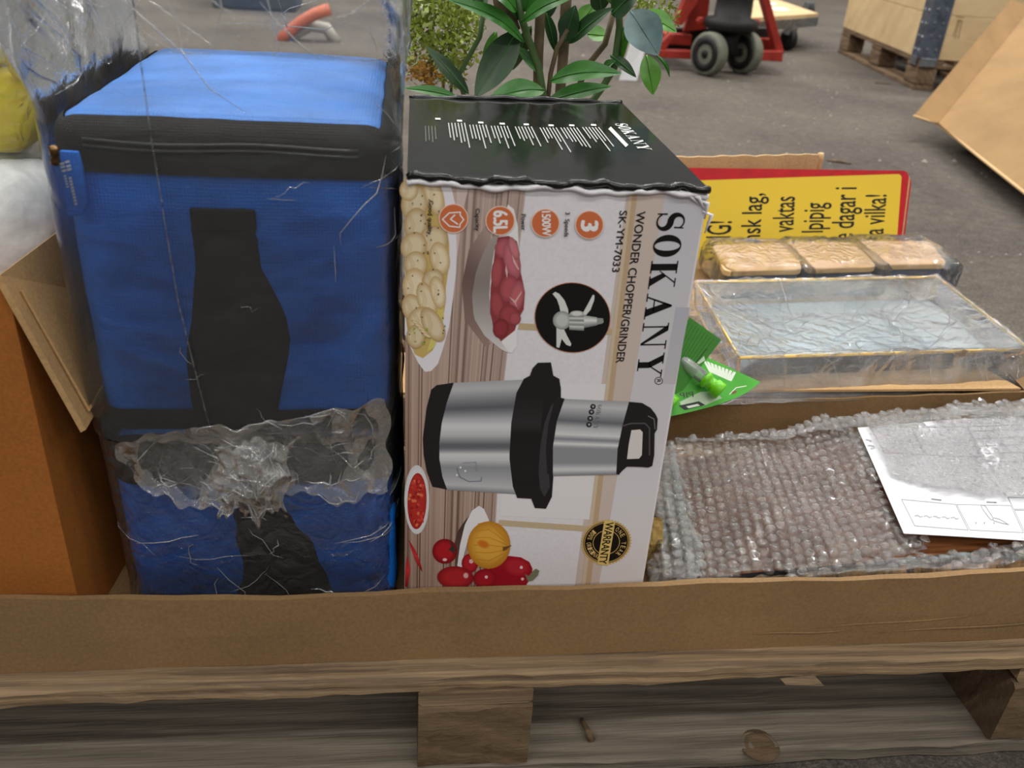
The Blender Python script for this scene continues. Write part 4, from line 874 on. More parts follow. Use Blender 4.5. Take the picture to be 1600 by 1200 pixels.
# its wrap: a slack sheet over the tray, dipping inside and spilling past the edges
gw = thing('plastic_wrap', 'crinkled clear plastic wrap draped over the gold-edged glass tray', 'plastic wrap', (.59, .47, .2085))
def bil(u, v): return (g4[0]*(1-u)+g4[1]*u)*(1-v)+(g4[3]*(1-u)+g4[2]*u)*v
nu, nv = 170, 120; V = []
for j in range(nv):
    v = -.16+1.30*j/(nv-1)
    for i in range(nu):
        u = -.13+1.24*i/(nu-1); p = bil(u, v); inside = min(u, 1-u, v, 1-v)
        dz = .004-.030*min(1, max(0, inside)/.25)**.8 if inside > 0 else .004+inside*.26*1.2
        V.append((p[0], p[1], max(.2035, p[2]+dz)))
V = np.array(V); cz = crumple(V, 17, 12, 9)*.014+crumple(V, 18, 40, 6)*.004; V[:, 2] = np.maximum(.2035, V[:, 2]+cz); V[:, 1] += crumple(V, 19, 22)*.008
obj('wrap_sheet', V, grid_faces(nu, nv), M['film_glass'], gw, True)
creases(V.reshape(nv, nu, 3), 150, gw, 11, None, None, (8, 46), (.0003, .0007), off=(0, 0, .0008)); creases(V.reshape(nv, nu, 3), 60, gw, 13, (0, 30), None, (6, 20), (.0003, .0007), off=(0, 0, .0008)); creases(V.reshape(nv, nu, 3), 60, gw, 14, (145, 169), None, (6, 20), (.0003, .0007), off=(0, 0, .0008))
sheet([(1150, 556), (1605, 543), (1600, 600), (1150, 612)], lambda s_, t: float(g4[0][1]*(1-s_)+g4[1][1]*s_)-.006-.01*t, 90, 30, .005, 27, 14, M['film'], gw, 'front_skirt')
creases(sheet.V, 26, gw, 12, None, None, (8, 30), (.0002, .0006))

# ================================================================ three canisters with bamboo lids
LZ = .248
lids = [[(1132, 424), (1254, 421), (1240, 378), (1112, 382)], [(1262, 420), (1371, 417), (1337, 378), (1238, 378)], [(1376, 414), (1481, 412), (1452, 376), (1334, 377)]]
lb = ['wooden-lidded slate-blue canister nearest the chopper box, left of three', 'wooden-lidded slate-blue canister, middle of the three behind the glass tray', 'wooden-lidded slate-blue canister farthest from the chopper box, right of three']
for k, q in enumerate(lids):
    c4 = [atZ(x, y, LZ) for x, y in q]; c0 = sum(c4)/4
    cn = thing('storage_canister', lb[k], 'canister', (c0[0], c0[1], .2015), 'bamboo-lidded canisters')
    def rloop(sc_, z):
        L = []; n = 4
        for i in range(4):
            p, q_, s_ = c4[i-1], c4[i], c4[(i+1) % 4]; e1 = (p-q_)/np.linalg.norm(p-q_); e2 = (s_-q_)/np.linalg.norm(s_-q_); R_ = .014
            for t in np.linspace(0, 1, 5): L.append(q_+e1*R_*(1-t)**2+e2*R_*t**2)
        return [np.array([c0[0]+(p[0]-c0[0])*sc_, c0[1]+(p[1]-c0[1])*sc_, z]) for p in L]
    b = MB(); b.prism(rloop(1, LZ-.009), (0, 0, .009)); b.build('lid', M['bamboo'], cn, False, None, .0015)
    b = MB(); b.prism(rloop(.94, .2020), (0, 0, LZ-.0095-.2020)); b.build('body', M['canister'], cn)
    P, Fc, Nn = softbox(c0-np.array([.068, .064, c0[2]-.204]), c0+np.array([.068, .064, .006]), .012, (34, 34, 14)); amp = crumple(P, 40+k, 26, 8)
    P = P+Nn*(.003+.012*np.abs(amp))[:, None]; P[:, 2] = np.maximum(P[:, 2], .203)
    obj('plastic_sleeve', P, Fc, M['film_crisp'], cn, True)
b = None

# ================================================================ yellow warning signs and the cards behind them
SP = np.array([.6, .806, .2012]); SN = np.array([0, -1, .30]); SN /= np.linalg.norm(SN)
C6 = lambda x, y: (1060+.25*x, 230+.25*y)
def onS(pts, off=0): return [atP(x, y, SP+SN*off, SN) for x, y in pts]
def sign_loop(off, dx=0., dzz=0.):
    tr_ = onS([C6(1446, 148)], 0)[0]; upv = np.cross(np.array([1, 0, 0]), SN); upv = upv if upv[2] > 0 else -upv
    xr = tr_[0]+dx; L = np.dot(tr_-SP, upv)+dzz; base = SP+SN*off
    def Q(x, h): return np.array([x, 0, 0])+np.array([0, base[1], base[2]])+upv*h
    R_ = .012; xl = xr-.62
    lp = [Q(xl, .001), Q(xr, .001)]+[Q(xr-R_+R_*math.cos(a), L-R_+R_*math.sin(a)) for a in np.linspace(0, PI/2, 6)]+[Q(xl+R_-R_*math.sin(a), L-.012-R_+R_*math.cos(a)) for a in np.linspace(0, PI/2, 6)]
    return lp
ws = thing('warning_sign', 'yellow warning sign with red border and black Swedish text, leaning sideways behind the canisters', 'sign', (.55, .76, .2))
b = MB(); b.prism(sign_loop(0), -SN*.0025); plate = b.build('plate', M['signred'], ws, False, None)
pr = Print(SP, SN, plate, M['inkw']); pr.begin()
ylw = [C6(1395, 188), C6(1389, 176), C6(1378, 168), C6(1300, 170), C6(100, 208), C6(-690, 236), C6(-720, 700), C6(1352, 760)]
pr.poly(ylw, (240, 206, 62), 1); pr.end('yellow_field')
pr = Print(SP, SN, plate, M['inkw']); pr.begin(); KS = (22, 24, 30)
for t_, A, B_, cx_ in (('NING!', (312, 712), (333, 462), 178), ('nsk lag,', (508, 590), (527, 288), 402), ('vaktas', (716, 530), (728, 308), 594), ('lpipig', (902, 532), (914, 346), 778), ('e dagar i', (1089, 580), (1113, 250), 972), ('sa vilka!', (1276, 580), (1301, 296), 1168)):
    A_, B2 = C6(*A), C6(*B_); hgt = (cx_-B_[0])*.25; pr.text(t_, A_, B2, (A_[0]+hgt*.97, A_[1]+.5), KS, .012, 2)
pr.end('sign_lettering')
wd = thing('cardboard_sheet', 'pale cardboard sheet sandwiched between the two yellow and red signs', 'cardboard', (.55, .77, .2))
b = MB(); b.prism(sign_loop(-.006, .006, -.004), -SN*.004); b.build('sheet', M['card_pale'], wd)
ws2 = thing('warning_sign', 'second red-edged sign, mostly hidden behind the yellow warning sign', 'sign', (.55, .78, .2))
b = MB(); b.prism(sign_loop(-.013, .013, -.008), -SN*.0025); b.build('plate', M['signred'], ws2)
cs = thing('cardboard_sheet', 'torn corrugated cardboard panel standing upright behind the yellow sign', 'cardboard', (.48, .82, .2))
yb = .878; tl_ = atY(1040, 246, yb); t2 = atY(1282, 241, yb); V = []; xs2 = np.linspace(.22, t2[0], 60); Fc = []
zf = lambda x: tl_[2]+(t2[2]-tl_[2])*(x-tl_[0])/(t2[0]-tl_[0])
for x in xs2:
    d = .0012*math.sin(x*60)-(.003 if abs((x-.45) % .09-.045) < .004 else 0); z = zf(x)+.0008*math.sin(x*170)
    V += [(x, yb+d, .2015), (x, yb+d, z), (x, yb+d+.004, z), (x, yb+d+.004, .2015)]
n = len(xs2); Fc = [(4*i+k, 4*i+(k+1) % 4, 4*i+4+(k+1) % 4, 4*i+4+k) for i in range(n-1) for k in range(4)]+[(0, 1, 2, 3), (4*n-4, 4*n-1, 4*n-2, 4*n-3)]
b = MB(); b.add(V, Fc); b.build('panel', M['card_pale'], cs)
b = MB(); b.tube([(t2[0]+.001, yb+.002, .215), (t2[0]+.003, yb+.002, t2[2]-.01), (t2[0]+.001, yb+.001, t2[2]+.001)], [.004, .005, .0055], 8); b.build('rolled_edge', M['card_pale'], cs, True)

# ================================================================ green carded tubes
def card_thing(label, px, p, n, th, mat, nm='tube_card'):
    L = [atP(x, y, p, n) for x, y in px]; c = sum(np.array(q) for q in L)/len(L)
    t = thing(nm, label, 'card', (float(c[0]), float(c[1]), float(min(q[2] for q in L)))); b = MB(); nn = np.asarray(n, float)/np.linalg.norm(n); b.prism(L, -nn*th); return t, b.build('card', mat, t), nn
N1 = np.array([.15, -.9, .35]); P1 = np.array([.335, .325, .30])
t1, cd1, n1 = card_thing('upright green printed card standing beside the chopper box', [(1078, 496), (1127, 531), (1090, 580), (1050, 632), (1030, 660), (1010, 650), (1020, 560)], P1, N1, .0008, M['green_dk'])
pr = Print(P1, N1, cd1, M['ink']); pr.begin()
for k in range(9): pr.line([(1078+k*4.6, 503+k*3.4), (1052+k*3.2, 556+k*3)], .9, (46, 112, 40), 1)
pr.poly([(1100, 556), (1102, 563), (1092, 569), (1089, 567)], (214, 232, 206), 1); pr.line([(1104, 545), (1078, 578)], 1.6, (40, 84, 36), 1); pr.end('card_print')
N2 = np.array([-.05, -.62, .78]); P2 = np.array([.36, .303, .245])
arcp = smooth_line([(1188, 597), (1170, 612), (1150, 622), (1120, 633), (1085, 642), (1050, 650), (1020, 655)], 16)
t2_, cd2, n2 = card_thing('green carded pack with a clear lime-capped tube lying in front of the glass tray', arcp+[(1010, 640), (1040, 580), (1100, 556), (1140, 574)], P2, N2, .0008, M['green'])
pr = Print(P2, N2, cd2, M['ink']); pr.begin()
pr.poly([(1062, 628), (1095, 612), (1118, 612), (1128, 622), (1100, 634), (1066, 638)], (186, 206, 178), 1)
for k in range(9): pr.poly([(1098+k*6, 562+k*2.3), (1102+k*6, 563.5+k*2.3), (1114+k*3.6, 583+k*1.6), (1108+k*3.6, 581+k*1.6)], (226, 234, 222), 1)
pr.poly([(1060, 634), (1092, 627), (1102, 633), (1070, 641)], (34, 40, 34), 2); pr.poly([(1072, 635), (1090, 631), (1094, 634), (1076, 638)], (214, 222, 210), 3)
pr.text('PIP', (1084, 620), (1062, 622), (1083, 612), (60, 78, 56), .01, 2); pr.line([(1140, 616), (1150, 606), (1166, 603)], 1.2, (232, 236, 226), 2); pr.ell(1147, 613, 4.5, 2.2, (120, 84, 52), None, -.4, 2, 10)
pr.end('card_print')
ta = atP(1120, 607, P2+n2*.012, N2); tb = atP(1062, 560, P2+n2*.012, N2); ax = (tb-ta)/np.linalg.norm(tb-ta)
b = MB(); b.lathe([(.0075, .008), (.0075, .085)], ta, ax, 16); b.build('clear_tube', M['tube'], t2_, True)
b = MB(); b.lathe([(.0005, -.0065), (.0088, -.0065), (.0098, -.0055), (.0098, .004), (.0075, .005), (.0075, .012), (.0095, .013), (.0095, .018), (.006, .018), (.006, .006)], ta, ax, 24); cp = b.build('cap', M['cap'], t2_, True)
ta2 = atP(1047, 628, P2+n2*.010, N2)
b = MB(); b.lathe([(.0005, -.006), (.0088, -.006), (.0098, -.005), (.0098, .005), (.007, .006)], ta2, ax, 20); b.build('cap', M['cap'], t2_, True)

# ================================================================ leafy plant behind the chopper box
K3 = lambda x, y: (600+.2875*x, .2875*y)
pt = thing('leafy_plant', 'broad-leaved green plant growing up behind the chopper box', 'plant', (.16, .535, .144))
b = MB(); b.lathe([(.045, 0), (.062, .085), (.066, .085), (.066, .098), (.060, .098), (.058, .088)], (.16, .535, .1445), (0, 0, 1), 28); b.build('pot', M['pot'], pt, True)
b = MB(); b.lathe([(.056, 0), (.03, .006), (.002, .009)], (.16, .535, .226), (0, 0, 1), 18); b.build('soil', M['soil'], pt, True)
def leaf_obj(base, tip, wpx, mat, yb, yt, sag=.0, roll=0., name='leaf', parent=pt, fold=.25):
    A = atY(*K3(*base), yb); B_ = atY(*K3(*tip), yt); d = B_-A; L = np.linalg.norm(d); d /= L
    mid = (A+B_)/2; w_ = wpx*.2875/F*np.linalg.norm(mid-CAM)*.5
    view = CAM-mid; view /= np.linalg.norm(view); nrm = view*.8+np.array([0, 0, .6]); nrm -= d*(nrm@d); nrm /= np.linalg.norm(nrm)
    sd = np.cross(d, nrm); ca, sa = math.cos(roll), math.sin(roll); sd, nrm = sd*ca+nrm*sa, nrm*ca-sd*sa
    n = 12; m = 5; V = []
    for j in range(n+1):
        t = j/n; wv = w_*max(.02, math.sin(PI*min(1, t**.85*.97+.02))**.85)
        c = A+d*L*t+nrm*sag*L*math.sin(PI*t)
        for i in range(m):
            s_ = -1+2*i/(m-1); V.append(c+sd*wv*s_+nrm*(wv*fold*abs(s_)+.04*wv*math.sin(9*t+3*s_)))
    o = obj(name, V, grid_faces(m, n+1), mat, parent, True)
    v2 = MB(); v2.tube([A+d*L*t+nrm*(sag*L*math.sin(PI*t)+.0006) for t in np.linspace(0, .96, 8)], [.0011*(1-.8*t) for t in np.linspace(0, 1, 8)], 5); v2.build('midrib', mat if mat is not D_ else M['leaf_mid'], o, True)
D_, G_, B2_, Y_ = M['leaf_dark'], M['leaf_mid'], M['leaf_bright'], M['leaf_grey_sheen']
LV = [((870, 490), (560, 545), 125, G_, .47, .44, .1, 0), ((725, 170), (495, 530), 165, D_, .48, .45, -.05, .3), ((905, 440), (1290, 400), 125, G_, .47, .42, .1, 0), ((890, 550), (1235, 470), 95, G_, .48, .46, .05, 0),
      ((760, 230), (350, 0), 95, G_, .48, .44, .12, 0), ((745, 125), (1060, -30), 90, G_, .48, .45, .12, 0), ((880, 70), (935, 290), 62, D_, .52, .52, .0, .2), ((985, 225), (1040, 30), 115, D_, .50, .50, .02, .2),
      ((1005, 235), (1250, 40), 95, D_, .50, .47, .05, .1), ((1250, 385), (1350, 90), 75, B2_, .50, .48, .02, .3), ((1340, 60), (1490, 300), 190, Y_, .44, .42, .05, -.2), ((1425, 300), (1462, 515), 110, B2_, .46, .45, .05, .1),
      ((1470, 292), (1552, 420), 26, G_, .48, .48, .2, 0), ((400, 530), (110, 480), 60, G_, .47, .45, .05, 0), ((460, 510), (230, 250), 75, D_, .52, .54, .05, .2), ((1395, 70), (1590, 175), 110, B2_, .50, .48, .05, .1),
      ((610, 170), (535, 370), 60, B2_, .54, .54, 0, .3), ((1060, 130), (1150, 20), 90, B2_, .58, .58, 0, 0), ((1105, 185), (1225, 195), 90, B2_, .58, .58, 0, 0), ((740, 100), (600, -60), 110, D_, .50, .47, .05, 0),
      ((760, 60), (860, -160), 130, G_, .49, .47, .05, 0), ((860, 110), (960, -80), 90, D_, .53, .52, .05, 0), ((1180, 60), (1150, -110), 110, D_, .51, .50, .05, 0), ((1240, 80), (1400, -60), 150, D_, .47, .45, .06, 0),
      ((1250, 30), (1280, -180), 120, G_, .48, .46, .06, 0), ((720, 60), (480, -120), 130, G_, .47, .44, .1, 0), ((800, 140), (700, 380), 70, D_, .50, .52, .05, .2), ((560, 60), (400, -60), 90, D_, .53, .52, .05, 0), ((860, 400), (720, 250), 60, G_, .49, .50, .05, .2),
      ((1230, 300), (1370, 420), 60, D_, .49, .47, .05, 0), ((1180, 390), (1260, 330), 60, G_, .50, .48, .05, 0)]
for q in LV: leaf_obj(*q)
def stem(pts, r, mat, yd=.50, name='stem'):
    b = MB(); P_ = [atY(*K3(x, y), yd) for x, y in pts]; b.tube(P_, [r*(1-.3*i/len(P_)) for i in range(len(P_))], 7); b.build(name, mat, pt, True)
soil = atY(*K3(840, 560), .5); 
def stem3(pts, r, mat, yd=.50):
    P_ = [np.array([.16+random.uniform(-.03, .03), .535, .228])]+[atY(*K3(x, y), yd) for x, y in pts]; b = MB(); b.tube(P_, r, 7); b.build('stem', mat, pt, True)
stem3([(835, 540), (838, 300), (848, 90), (860, -120)], .0058, M['stem'], .505); stem3([(950, 560), (965, 400), (978, 230), (985, 60), (1000, -120)], .0062, M['stem'], .515)
stem3([(870, 540), (840, 360), (780, 200), (745, 90), (720, -60)], .0042, M['stemg'], .49); stem3([(890, 540), (905, 400), (940, 260), (1000, 160)], .0028, M['stem'], .50)
stem3([(1010, 620), (1140, 540), (1190, 470), (1250, 370), (1280, 150), (1270, -80)], .0042, M['stemg'], .49); stem3([(1000, 600), (1110, 350), (1200, 240), (1250, 60)], .0036, M['stem'], .51)
stem3([(450, 560), (400, 420), (520, 200), (560, -60)], .003, M['stemg'], .53)
b = MB(); b.tube([atY(*K3(x, y), .495) for x, y in ((725, 165), (680, 90), (625, 10), (600, -30))], [.004, .008, .007, .003], 8); b.build('bud_sheath', M['stem'], pt, True)
def fine_foliage(name, blobs, seed, n, mat, parent, size=.0042):
    r = np.random.default_rng(seed); V = []; Fc = []
    for (x, y, rx, yd) in blobs:
        c = atY(x, y, yd); R_ = rx/F*np.linalg.norm(c-CAM); k = int(n*(rx/40)**2)
        for _ in range(k):
            v = r.normal(size=3); v /= np.linalg.norm(v); p = c+v*R_*(.55+.45*r.random()); a = r.normal(size=3); a /= np.linalg.norm(a); e = np.cross(a, v); e /= np.linalg.norm(e)+1e-9; s_ = size*r.uniform(.6, 1.3)
            i = len(V); V += [p, p+a*s_+e*s_*.5, p+a*2*s_, p+a*s_-e*s_*.5]; Fc.append((i, i+1, i+2, i+3))
    o = obj(name, V, Fc, mat, parent, False); o['kind'] = 'stuff'; return o
fine_foliage('fine_foliage', [(1022, 12, 34, .62), (1040, 30, 20, .60), (1000, -15, 34, .64)], 5, 260, M['lime'], pt)
mp_ = thing('moss_plant', 'bushy lime-green plant of tiny leaves between the plastic bag and the leafy plant', 'plant', (.035, .62, .144))
b = MB(); b.lathe([(.035, 0), (.048, .07), (.052, .07), (.052, .082), (.046, .082), (.045, .074)], (.035, .62, .1445), (0, 0, 1), 24); b.build('pot', M['pot'], mp_, True)
for k in range(5):
    a = atY(690+16*math.cos(k*1.26), 110-k*12, .62+.02*math.sin(k*2)); b = MB(); b.tube([(.035+.01*math.cos(k), .62+.01*math.sin(k), .2), (.04+.02*math.cos(k*1.3), .62+.015*math.sin(k), .36), a], .0022, 6); b.build('stem', M['stem'], mp_, True)
fine_foliage('fine_foliage', [(680, 40, 46, .62), (715, 75, 34, .60), (660, 80, 34, .63), (700, 105, 30, .61), (735, 35, 24, .63), (650, 20, 36, .64), (690, -10, 44, .63), (720, 15, 30, .60)], 6, 420, M['lime'], mp_)
MATS.clear(); M['rust'] = plain('rusty_moss', (150, 112, 48), .7, 0, .2, .3, 120)
fine_foliage('dry_foliage', [(655, 108, 22, .60), (672, 122, 18, .595)], 8, 420, M['rust'], mp_)

# ================================================================ bubble-wrapped bundle in the brown box at the left
bd = thing('bubble_wrapped_bundle', 'white cloudy bubble-wrap bundle sticking out of the brown box at the left edge', 'package', (-.40, .17, .36))
P, Fc, Nn = softbox((-.60, .10, .157), (-.262, .272, .517), .04, (40, 34, 46)); P += Nn*(crumple(P, 51, 20, 8)*.010+crumple(P, 52, 70, 6)*.005)[:, None]
M['foam'] = plain('white_foam_sheet', (222, 224, 222), .4, 0, .5, .05, 80, .5)
obj('padding', P, Fc, M['foam'], bd, True)
P, Fc, Nn = softbox((-.64, .14, .49), (-.268, .36, .640), .05, (46, 40, 40)); P += Nn*(crumple(P, 53, 16, 8)*.014+crumple(P, 54, 60, 6)*.005)[:, None]
M['bundle_film'] = film('cloudy_wrap', .07, .1, ((70, .5), (240, .4)), 1.6, (.97, .97, .97), 40); obj('cloudy_wrap', P, Fc, M['bundle_film'], bd, True)
P, Fc, Nn = softbox((-.62, .155, .571), (-.301, .34, .622), .03, (40, 30, 20)); P += Nn*(crumple(P, 57, 22, 8)*.014)[:, None]; obj('padding', P, Fc, M['foam'], bd, True)
yl = thing('yellow_block', 'bright yellow plastic block showing through the bubble wrap at the left', 'plastic block', (-.31, .2, .505))
P, Fc, Nn = softbox((-.390, .165, .519), (-.279, .215, .568), .012, (14, 12, 10)); P[:, 0] += (P[:, 2]-.519)*.12; P[:, 1] += (P[:, 2]-.519)*.9-.015; obj('block', P, Fc, M['yellow'], yl, True)
P, Fc, Nn = softbox((-.297, .185, .566), (-.272, .21, .592), .010, (8, 8, 8)); obj('neck', P, Fc, M['yellow'], yl, True)

# ================================================================ things on the floor far behind, seen through the film
cr_ = thing('orange_hose', 'curved orange hose over a grey wheel arch on the floor behind the plastic bag', 'hose', (-.6, 4.4, 0))
b = MB(); b.tube([atY(x, y, 4.3) for x, y in ((436, 66), (450, 52), (468, 36), (492, 22), (515, 14))], .03, 10); b.build('hose', M['orange'], cr_, True)
b = MB(); b.tube([atY(x, y, 4.35) for x, y in ((448, 72), (462, 52), (485, 40), (510, 44), (525, 66))], .03, 10); b.build('arch', M['greyplastic'], cr_, True)
nb = thing('plastic_crate', 'dark navy plastic crate far behind the plastic bag', 'crate', (-.9, 5.6, 0))
qbox('body', (-1.15, 5.4, .0), (-.65, 5.8, .24), M['navy'], nb, .02); qbox('rim', (-1.18, 5.37, .24), (-.62, 5.83, .28), M['navy'], nb, .01)

# ================================================================ pallet truck
pk = thing('pallet_truck', 'red hand pallet truck with two grey-tyred steering wheels, in the background', 'pallet truck', (1.55, 3.95, 0))
axd = np.array([-.86, -.51, 0]); 
for (x, y, dist) in ((1108, 84, 3.86), (1163, 82, 3.97)):
    c = atY(x, y, dist); c[2] = .101; b = MB(); b.lathe([(.085, -.030), (.096, -.026), (.1, -.018), (.1, .018), (.096, .026), (.085, .030)], c, axd, 36); wh = b.build('wheel', M['tyre'], pk, True)
    b = MB(); b.lathe([(.078, -.032), (.08, -.031), (.08, .033), (.05, .036), (.045, .028), (.02, .028), (.018, .036), (.001, .036)], c, axd, 28); b.build('hub', M['rubber'], wh, True)
c1 = atY(1135, 80, 3.91); c1[2] = .10; b = MB(); b.tube([c1+axd*.11, c1-axd*.11], .018, 10); b.build('axle', M['rubber'], pk, True)
def bar(name, px, Y, th, mat=M['red']):
    b = MB(); b.prism([atY(x, y, Y) for x, y in px], (0, th, 0)); return b.build(name, mat, pk, False, None, .004)
bar('side_plate', [(1078, -20), (1098, -20), (1090, 5), (1066, 40), (1056, 38), (1060, 25)], 4.02, .06); bar('side_plate', [(1185, -20), (1198, -20), (1226, 84), (1214, 84)], 4.02, .06)
bar('side_plate', [(1048, 52), (1054, 56), (1040, 78), (1030, 80), (1034, 66)], 4.00, .05)
bar('cross_bar', [(1028, 78), (1082, 80), (1084, 93), (1027, 90)], 3.99, .05); bar('cross_bar', [(1178, 81), (1224, 80), (1223, 97), (1176, 94)], 3.99, .05)
bar('back_plate', [(1088, -20), (1112, -20), (1104, 46), (1068, 50)], 4.10, .03); 
p0 = atY(1142, 40, 3.93); b = MB(); b.lathe([(.10, 0), (.13, .01), (.13, .05), (.09, .06), (.085, .2), (.1, .21), (.1, .3), (.08, .31), (.08, .5)], (p0[0], 3.93, .205), (0, 0, 1), 28); b.build('pump_body', M['rubber'], pk, True)
b = MB(); b.tube([c1+(0, 0, .0), (p0[0], 3.93, .22)], .05, 12); b.build('steering_yoke', M['rubber'], pk, True)
for dx in (1.30, 1.74): b = MB(); b.box((dx, 4.10, .10), (dx+.15, 4.62, .155)); b.build('fork', M['red'], pk, False, None, .006)
bar('back_shade', [(1058, 44), (1215, 44), (1218, 80), (1040, 80)], 4.14, .04, M['rubber'])
for (x, y) in ((1093, 32), (1180, 35)): c = atY(x, y, 3.99); b = MB(); b.lathe([(.02, 0), (.02, .02), (.012, .025)], c, (0, -1, 0), 6); b.build('bolt', M['red'], pk)

# ================================================================ flat dolly board behind the truck
dl = thing('flat_dolly', 'low plywood dolly with grey metal edge behind the red pallet truck', 'dolly', (2.15, 5.2, 0))
dq = [atZ(x, y, .2) for x, y in ((1160, 29), (1279, 21), (1212, -2), (1120, 2))]
b = MB(); b.prism([p-np.array([0, 0, .02]) for p in dq], (0, 0, .02)); b.build('deck', M['ply'], dl)
b = MB(); cq = sum(dq)/4; b.prism([cq+(p-cq)*1.02-np.array([0, 0, .072]) for p in dq], (0, 0, .052)); b.build('metal_edge', M['steel'], dl)
for (x, y, s_) in ((1218, 14, 14), (1205, 6, 9)):
    b = MB(); b.prism([atZ(x+dx*s_, y+dy*s_*.22, .2008) for dx, dy in ((-1, -.8), (.6, -.6), (1.1, .9), (-.5, .8))], (0, 0, .001)); b.build('paper_label', M['paper'], dl)
for (x, y) in ((1232, 62), (1190, 60), (1262, 20)):
    c = atZ(x, y, .06); b = MB(); b.lathe([(.045, -.02), (.062, -.016), (.062, .016), (.045, .02)], (c[0], c[1], .063), (1, .3, 0), 18); wq = b.build('caster', M['rubber'], dl, True)
    b = MB(); b.box((c[0]-.03, c[1]-.03, .09), (c[0]+.03, c[1]+.03, .135)); b.build('caster_fork', M['steel'], dl)

# ================================================================ pallet with collar in the background
bp2 = thing('wooden_pallet', 'dark worn wooden pallet under a plywood collar in the background', 'pallet', (2.9, 4.2, 0))
c0 = np.array([2.487, 3.742]); d1 = np.array([.1216, .9926]); d2 = np.array([.9926, -.1216])
def rot_box(name, a0, a1, b0, b1, z0, z1, mat, parent, bev=.004):
    """a along the left side (away from camera), b along the front"""
    b = MB(); q = [c0+d1*a+d2*c for a, c in ((a0, b0), (a0, b1), (a1, b1), (a1, b0))]; b.prism([(p[0], p[1], z0) for p in q], (0, 0, z1-z0)); return b.build(name, mat, parent, False, None, bev)
for b0, b1 in ((0, .10), (.35, .45), (.70, .80)): rot_box('bottom_board', 0, 1.2, b0, b1, 0, .022, M['pallet_far'], bp2)
for a0, a1 in ((0, .145), (.53, .67), (1.055, 1.2)):
    for b0, b1 in ((0, .1), (.33, .47), (.7, .8)): rot_box('block', a0, a1, b0, b1, .0225, .100, M['pallet_far'], bp2, .008)
    rot_box('cross_board', a0, a1, 0, .8, .1005, .1215, M['pallet_far'], bp2)
for k in range(5): rot_box('deck_board', 0, 1.2, k*.17, k*.17+.12, .122, .144, M['pallet_far'], bp2)
pc = thing('pallet_collar', 'plywood pallet collar with blue-grey steel corner hinge on the background pallet', 'pallet collar', (2.9, 4.2, .144))
rot_box('side_board', .0, 1.2, -.002, .018, .145, .345, M['ply'], pc, .002); rot_box('front_board', -.002, .018, .02, .8, .145, .345, M['ply'], pc, .002)
rot_box('side_board', .0, 1.2, .78, .80, .145, .345, M['ply'], pc, .002); rot_box('end_board', 1.18, 1.2, .02, .78, .145, .345, M['ply'], pc, .002)
rot_box('side_board', .0, 1.2, -.002, .018, .347, .547, M['ply'], pc, .002); rot_box('front_board', -.002, .018, .02, .8, .347, .547, M['ply'], pc, .002)
hg = rot_box('corner_hinge', -.006, .10, -.007, -.0025, .15, .54, M['hinge'], pc, .001); hg2 = rot_box('corner_hinge', -.0075, -.003, -.004, .085, .15, .54, M['hinge'], pc, .001)
for k in range(4):
    for a in (.03, .075):
        q = c0+d1*a-d2*.007; b = MB(); b.lathe([(.008, 0), (.006, .004)], (q[0], q[1], .18+.06*k), (-d2[0], -d2[1], 0), 8); b.build('rivet', M['steel'], hg)
    for c in (.02, .06):
        q = c0+d2*c-d1*.0075; b = MB(); b.lathe([(.008, 0), (.006, .004)], (q[0], q[1], .19+.06*k), (-d1[0], -d1[1], 0), 8); b.build('rivet', M['steel'], hg2)
for a0, a1, c_0, c_1 in ((.02, .09, -.010, -.003), (-.010, -.003, .0, .08)): rot_box('hinge_foot', a0, a1, c_0, c_1, .11, .15, M['steel'], pc, .002)
fn = -np.array([d1[0], d1[1], 0]); fb = [o for o in pc.children if o.name.startswith('front_board')][0]; q = c0-d1*.002
pr = Print((q[0], q[1], .2), fn, fb, M['ink'], .0006); pr.begin(); BR_ = (110, 88, 58)
for ln in ([(1494, 26), (1506, 27)], [(1495, 32), (1504, 33)], [(1497, 33), (1489, 57)], [(1503, 33), (1497, 60)], [(1500, 30), (1492, 60)]): pr.line(ln, 1.2, BR_, 1)
pr.end('stamp')

# ================================================================ cardboard lid leaning at the right
A = atZ(1428, 181, .062); B_ = atZ(1600, 300, .062); e = (B_-A)/np.linalg.norm(B_-A); hz = np.array([-e[1], e[0], 0]); hz = hz if hz[0] > 0 else -hz
ph = math.radians(33); rise = hz*math.cos(ph)+np.array([0, 0, math.sin(ph)]); mn = np.cross(e, rise); mn = mn if mn[2] > 0 else -mn
ld = thing('leaning_carton', 'large tan cardboard lid tilted on its edge on the floor at the right', 'cardboard', (float(B_[0]), float(B_[1])+.4, 0))
fA = atP(1465, 193, A, mn); f2 = atP(1600, 25, A, mn); fd = (f2-fA)/np.linalg.norm(f2-fA); ed = (B_-fA)/np.linalg.norm(B_-fA)
L1, L2 = 1.05, 1.35
b = MB(); b.prism([fA, fA+ed*L2, fA+ed*L2+fd*L1, fA+fd*L1], -mn*.005); b.build('panel', M['card_lean'], ld)
A0 = atP(1428, 181, fA, np.cross(fd, mn*.75-ed*.66)); o2 = A0-fA
b = MB(); b.prism([fA, A0, A0+fd*L1*1.0, fA+fd*L1], -np.cross(fd, o2)/np.linalg.norm(np.cross(fd, o2))*.005); b.build('side_wall', M['card_lean'], ld)
b = MB(); b.tube([fA+fd*.0+mn*.0005, fA+fd*L1+mn*.0005], .002, 5); b.build('fold_crease', M['card'], ld)
b = MB(); b.tube([A0+(fA-A0)*t-fd*.002 for t in (0, .5, 1)]+[fA+ed*L2*t-fd*.002 for t in (.3, .6, 1)], .005, 6); b.build('cut_edge', M['card_pale'], ld, True)
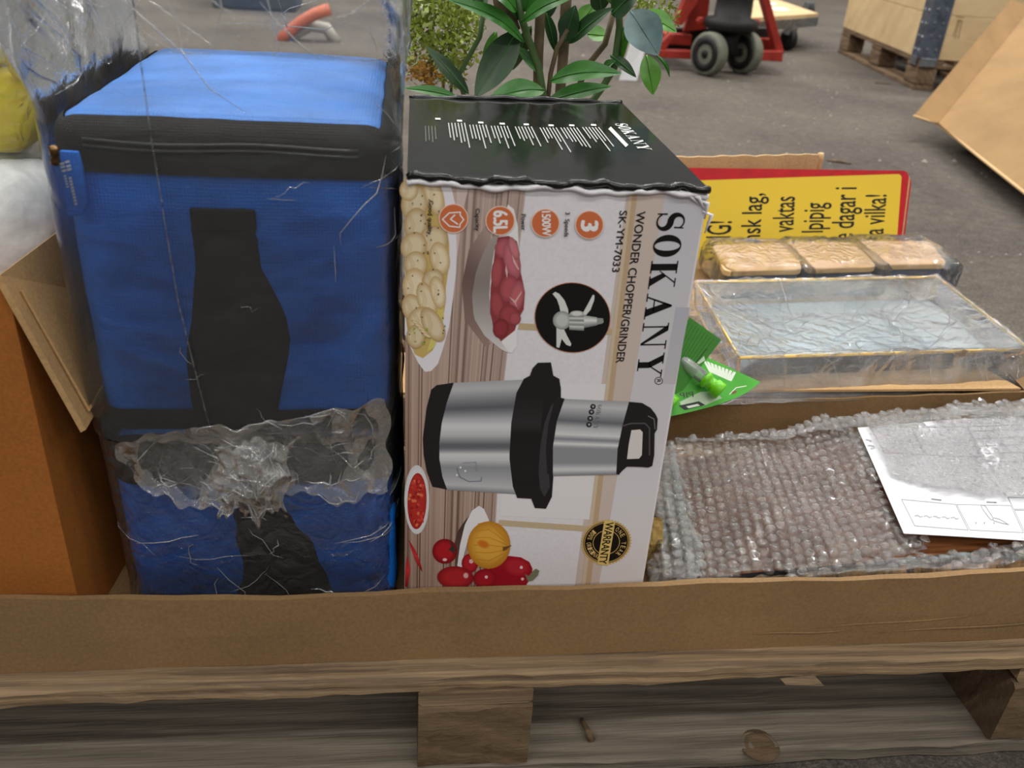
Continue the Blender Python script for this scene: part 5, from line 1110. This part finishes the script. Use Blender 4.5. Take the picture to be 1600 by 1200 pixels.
# a timber batten props it
bt = thing('timber_batten', 'short dark timber batten propping up the tilted cardboard lid', 'timber', (2.1, 2.35, 0)); m1 = fA+ed*.55+fd*.62
b = MB(); b.box((m1[0]-.2, m1[1]-.06, 0), (m1[0]+.2, m1[1]+.06, max(.04, m1[2]-.14))); b.build('batten', M['pallet_far'], bt, False, None, .004)
b = MB(); b.box((m1[0]-.02, m1[1]-.045, max(.04, m1[2]-.14)), (m1[0]+.04, m1[1]+.045, m1[2]-.02)); b.build('wedge', M['pallet_far'], bt, False, None, .003)

# ================================================================ litter on the floor
c = atZ(985, 126, 0)
b = MB(); b.prism([(c[0]-.05, c[1], .0), (c[0]-.015, c[1]+.01, .17), (c[0]+.06, c[1]+.02, .16), (c[0]+.03, c[1]+.0, .0)], (0, .012, 0)); tag(b.build('folded_card', M['paper'], None), 'small white folded card standing on the floor behind the plant', 'card')
c = atZ(1310, 255, 0); b = MB(); b.tube([(c[0]-.035, c[1]+.02, .004), (c[0], c[1]+.002, .006), (c[0]+.04, c[1]-.012, .003)], [.002, .0045, .002], 6); tag(b.build('wood_splinter', M['pallet_far'], None, True), 'thin dark wood splinter on the floor above the yellow sign', 'splinter')
c = atZ(1385, 132, 0); b = MB(); b.tube([(c[0]-.05, c[1]+.02, .004), (c[0]+.02, c[1]-.01, .005)], [.004, .002], 6); tag(b.build('wood_splinter', M['block'], None, True), 'short brown wood splinter on the floor beside the background pallet', 'splinter')
V = []; Fc = []; r = np.random.default_rng(77)
for k in range(900):
    x, y = r.uniform(-1.5, 3.2), r.uniform(.95, 5.5)
    s_ = r.uniform(.002, .006)*(2 if r.random() < .06 else 1); i = len(V); V += [(x-s_, y, 0), (x+s_*.6, y-s_*.9, 0), (x+s_*.7, y+s_, 0), (x, y, s_*.8)]; Fc += [(i, i+1, i+3), (i+1, i+2, i+3), (i+2, i, i+3), (i, i+2, i+1)]
M['grit'] = plain('pale_grit', (150, 144, 134), .9, 0, .2, .25, 3)
o = obj('floor_grit', V, Fc, M['grit'], None); o['kind'] = 'stuff'; tag(o, 'pale grit scattered over the grey floor', 'grit')
bpy.data.objects.remove(FONT_O); bpy.data.curves.remove(FONT)
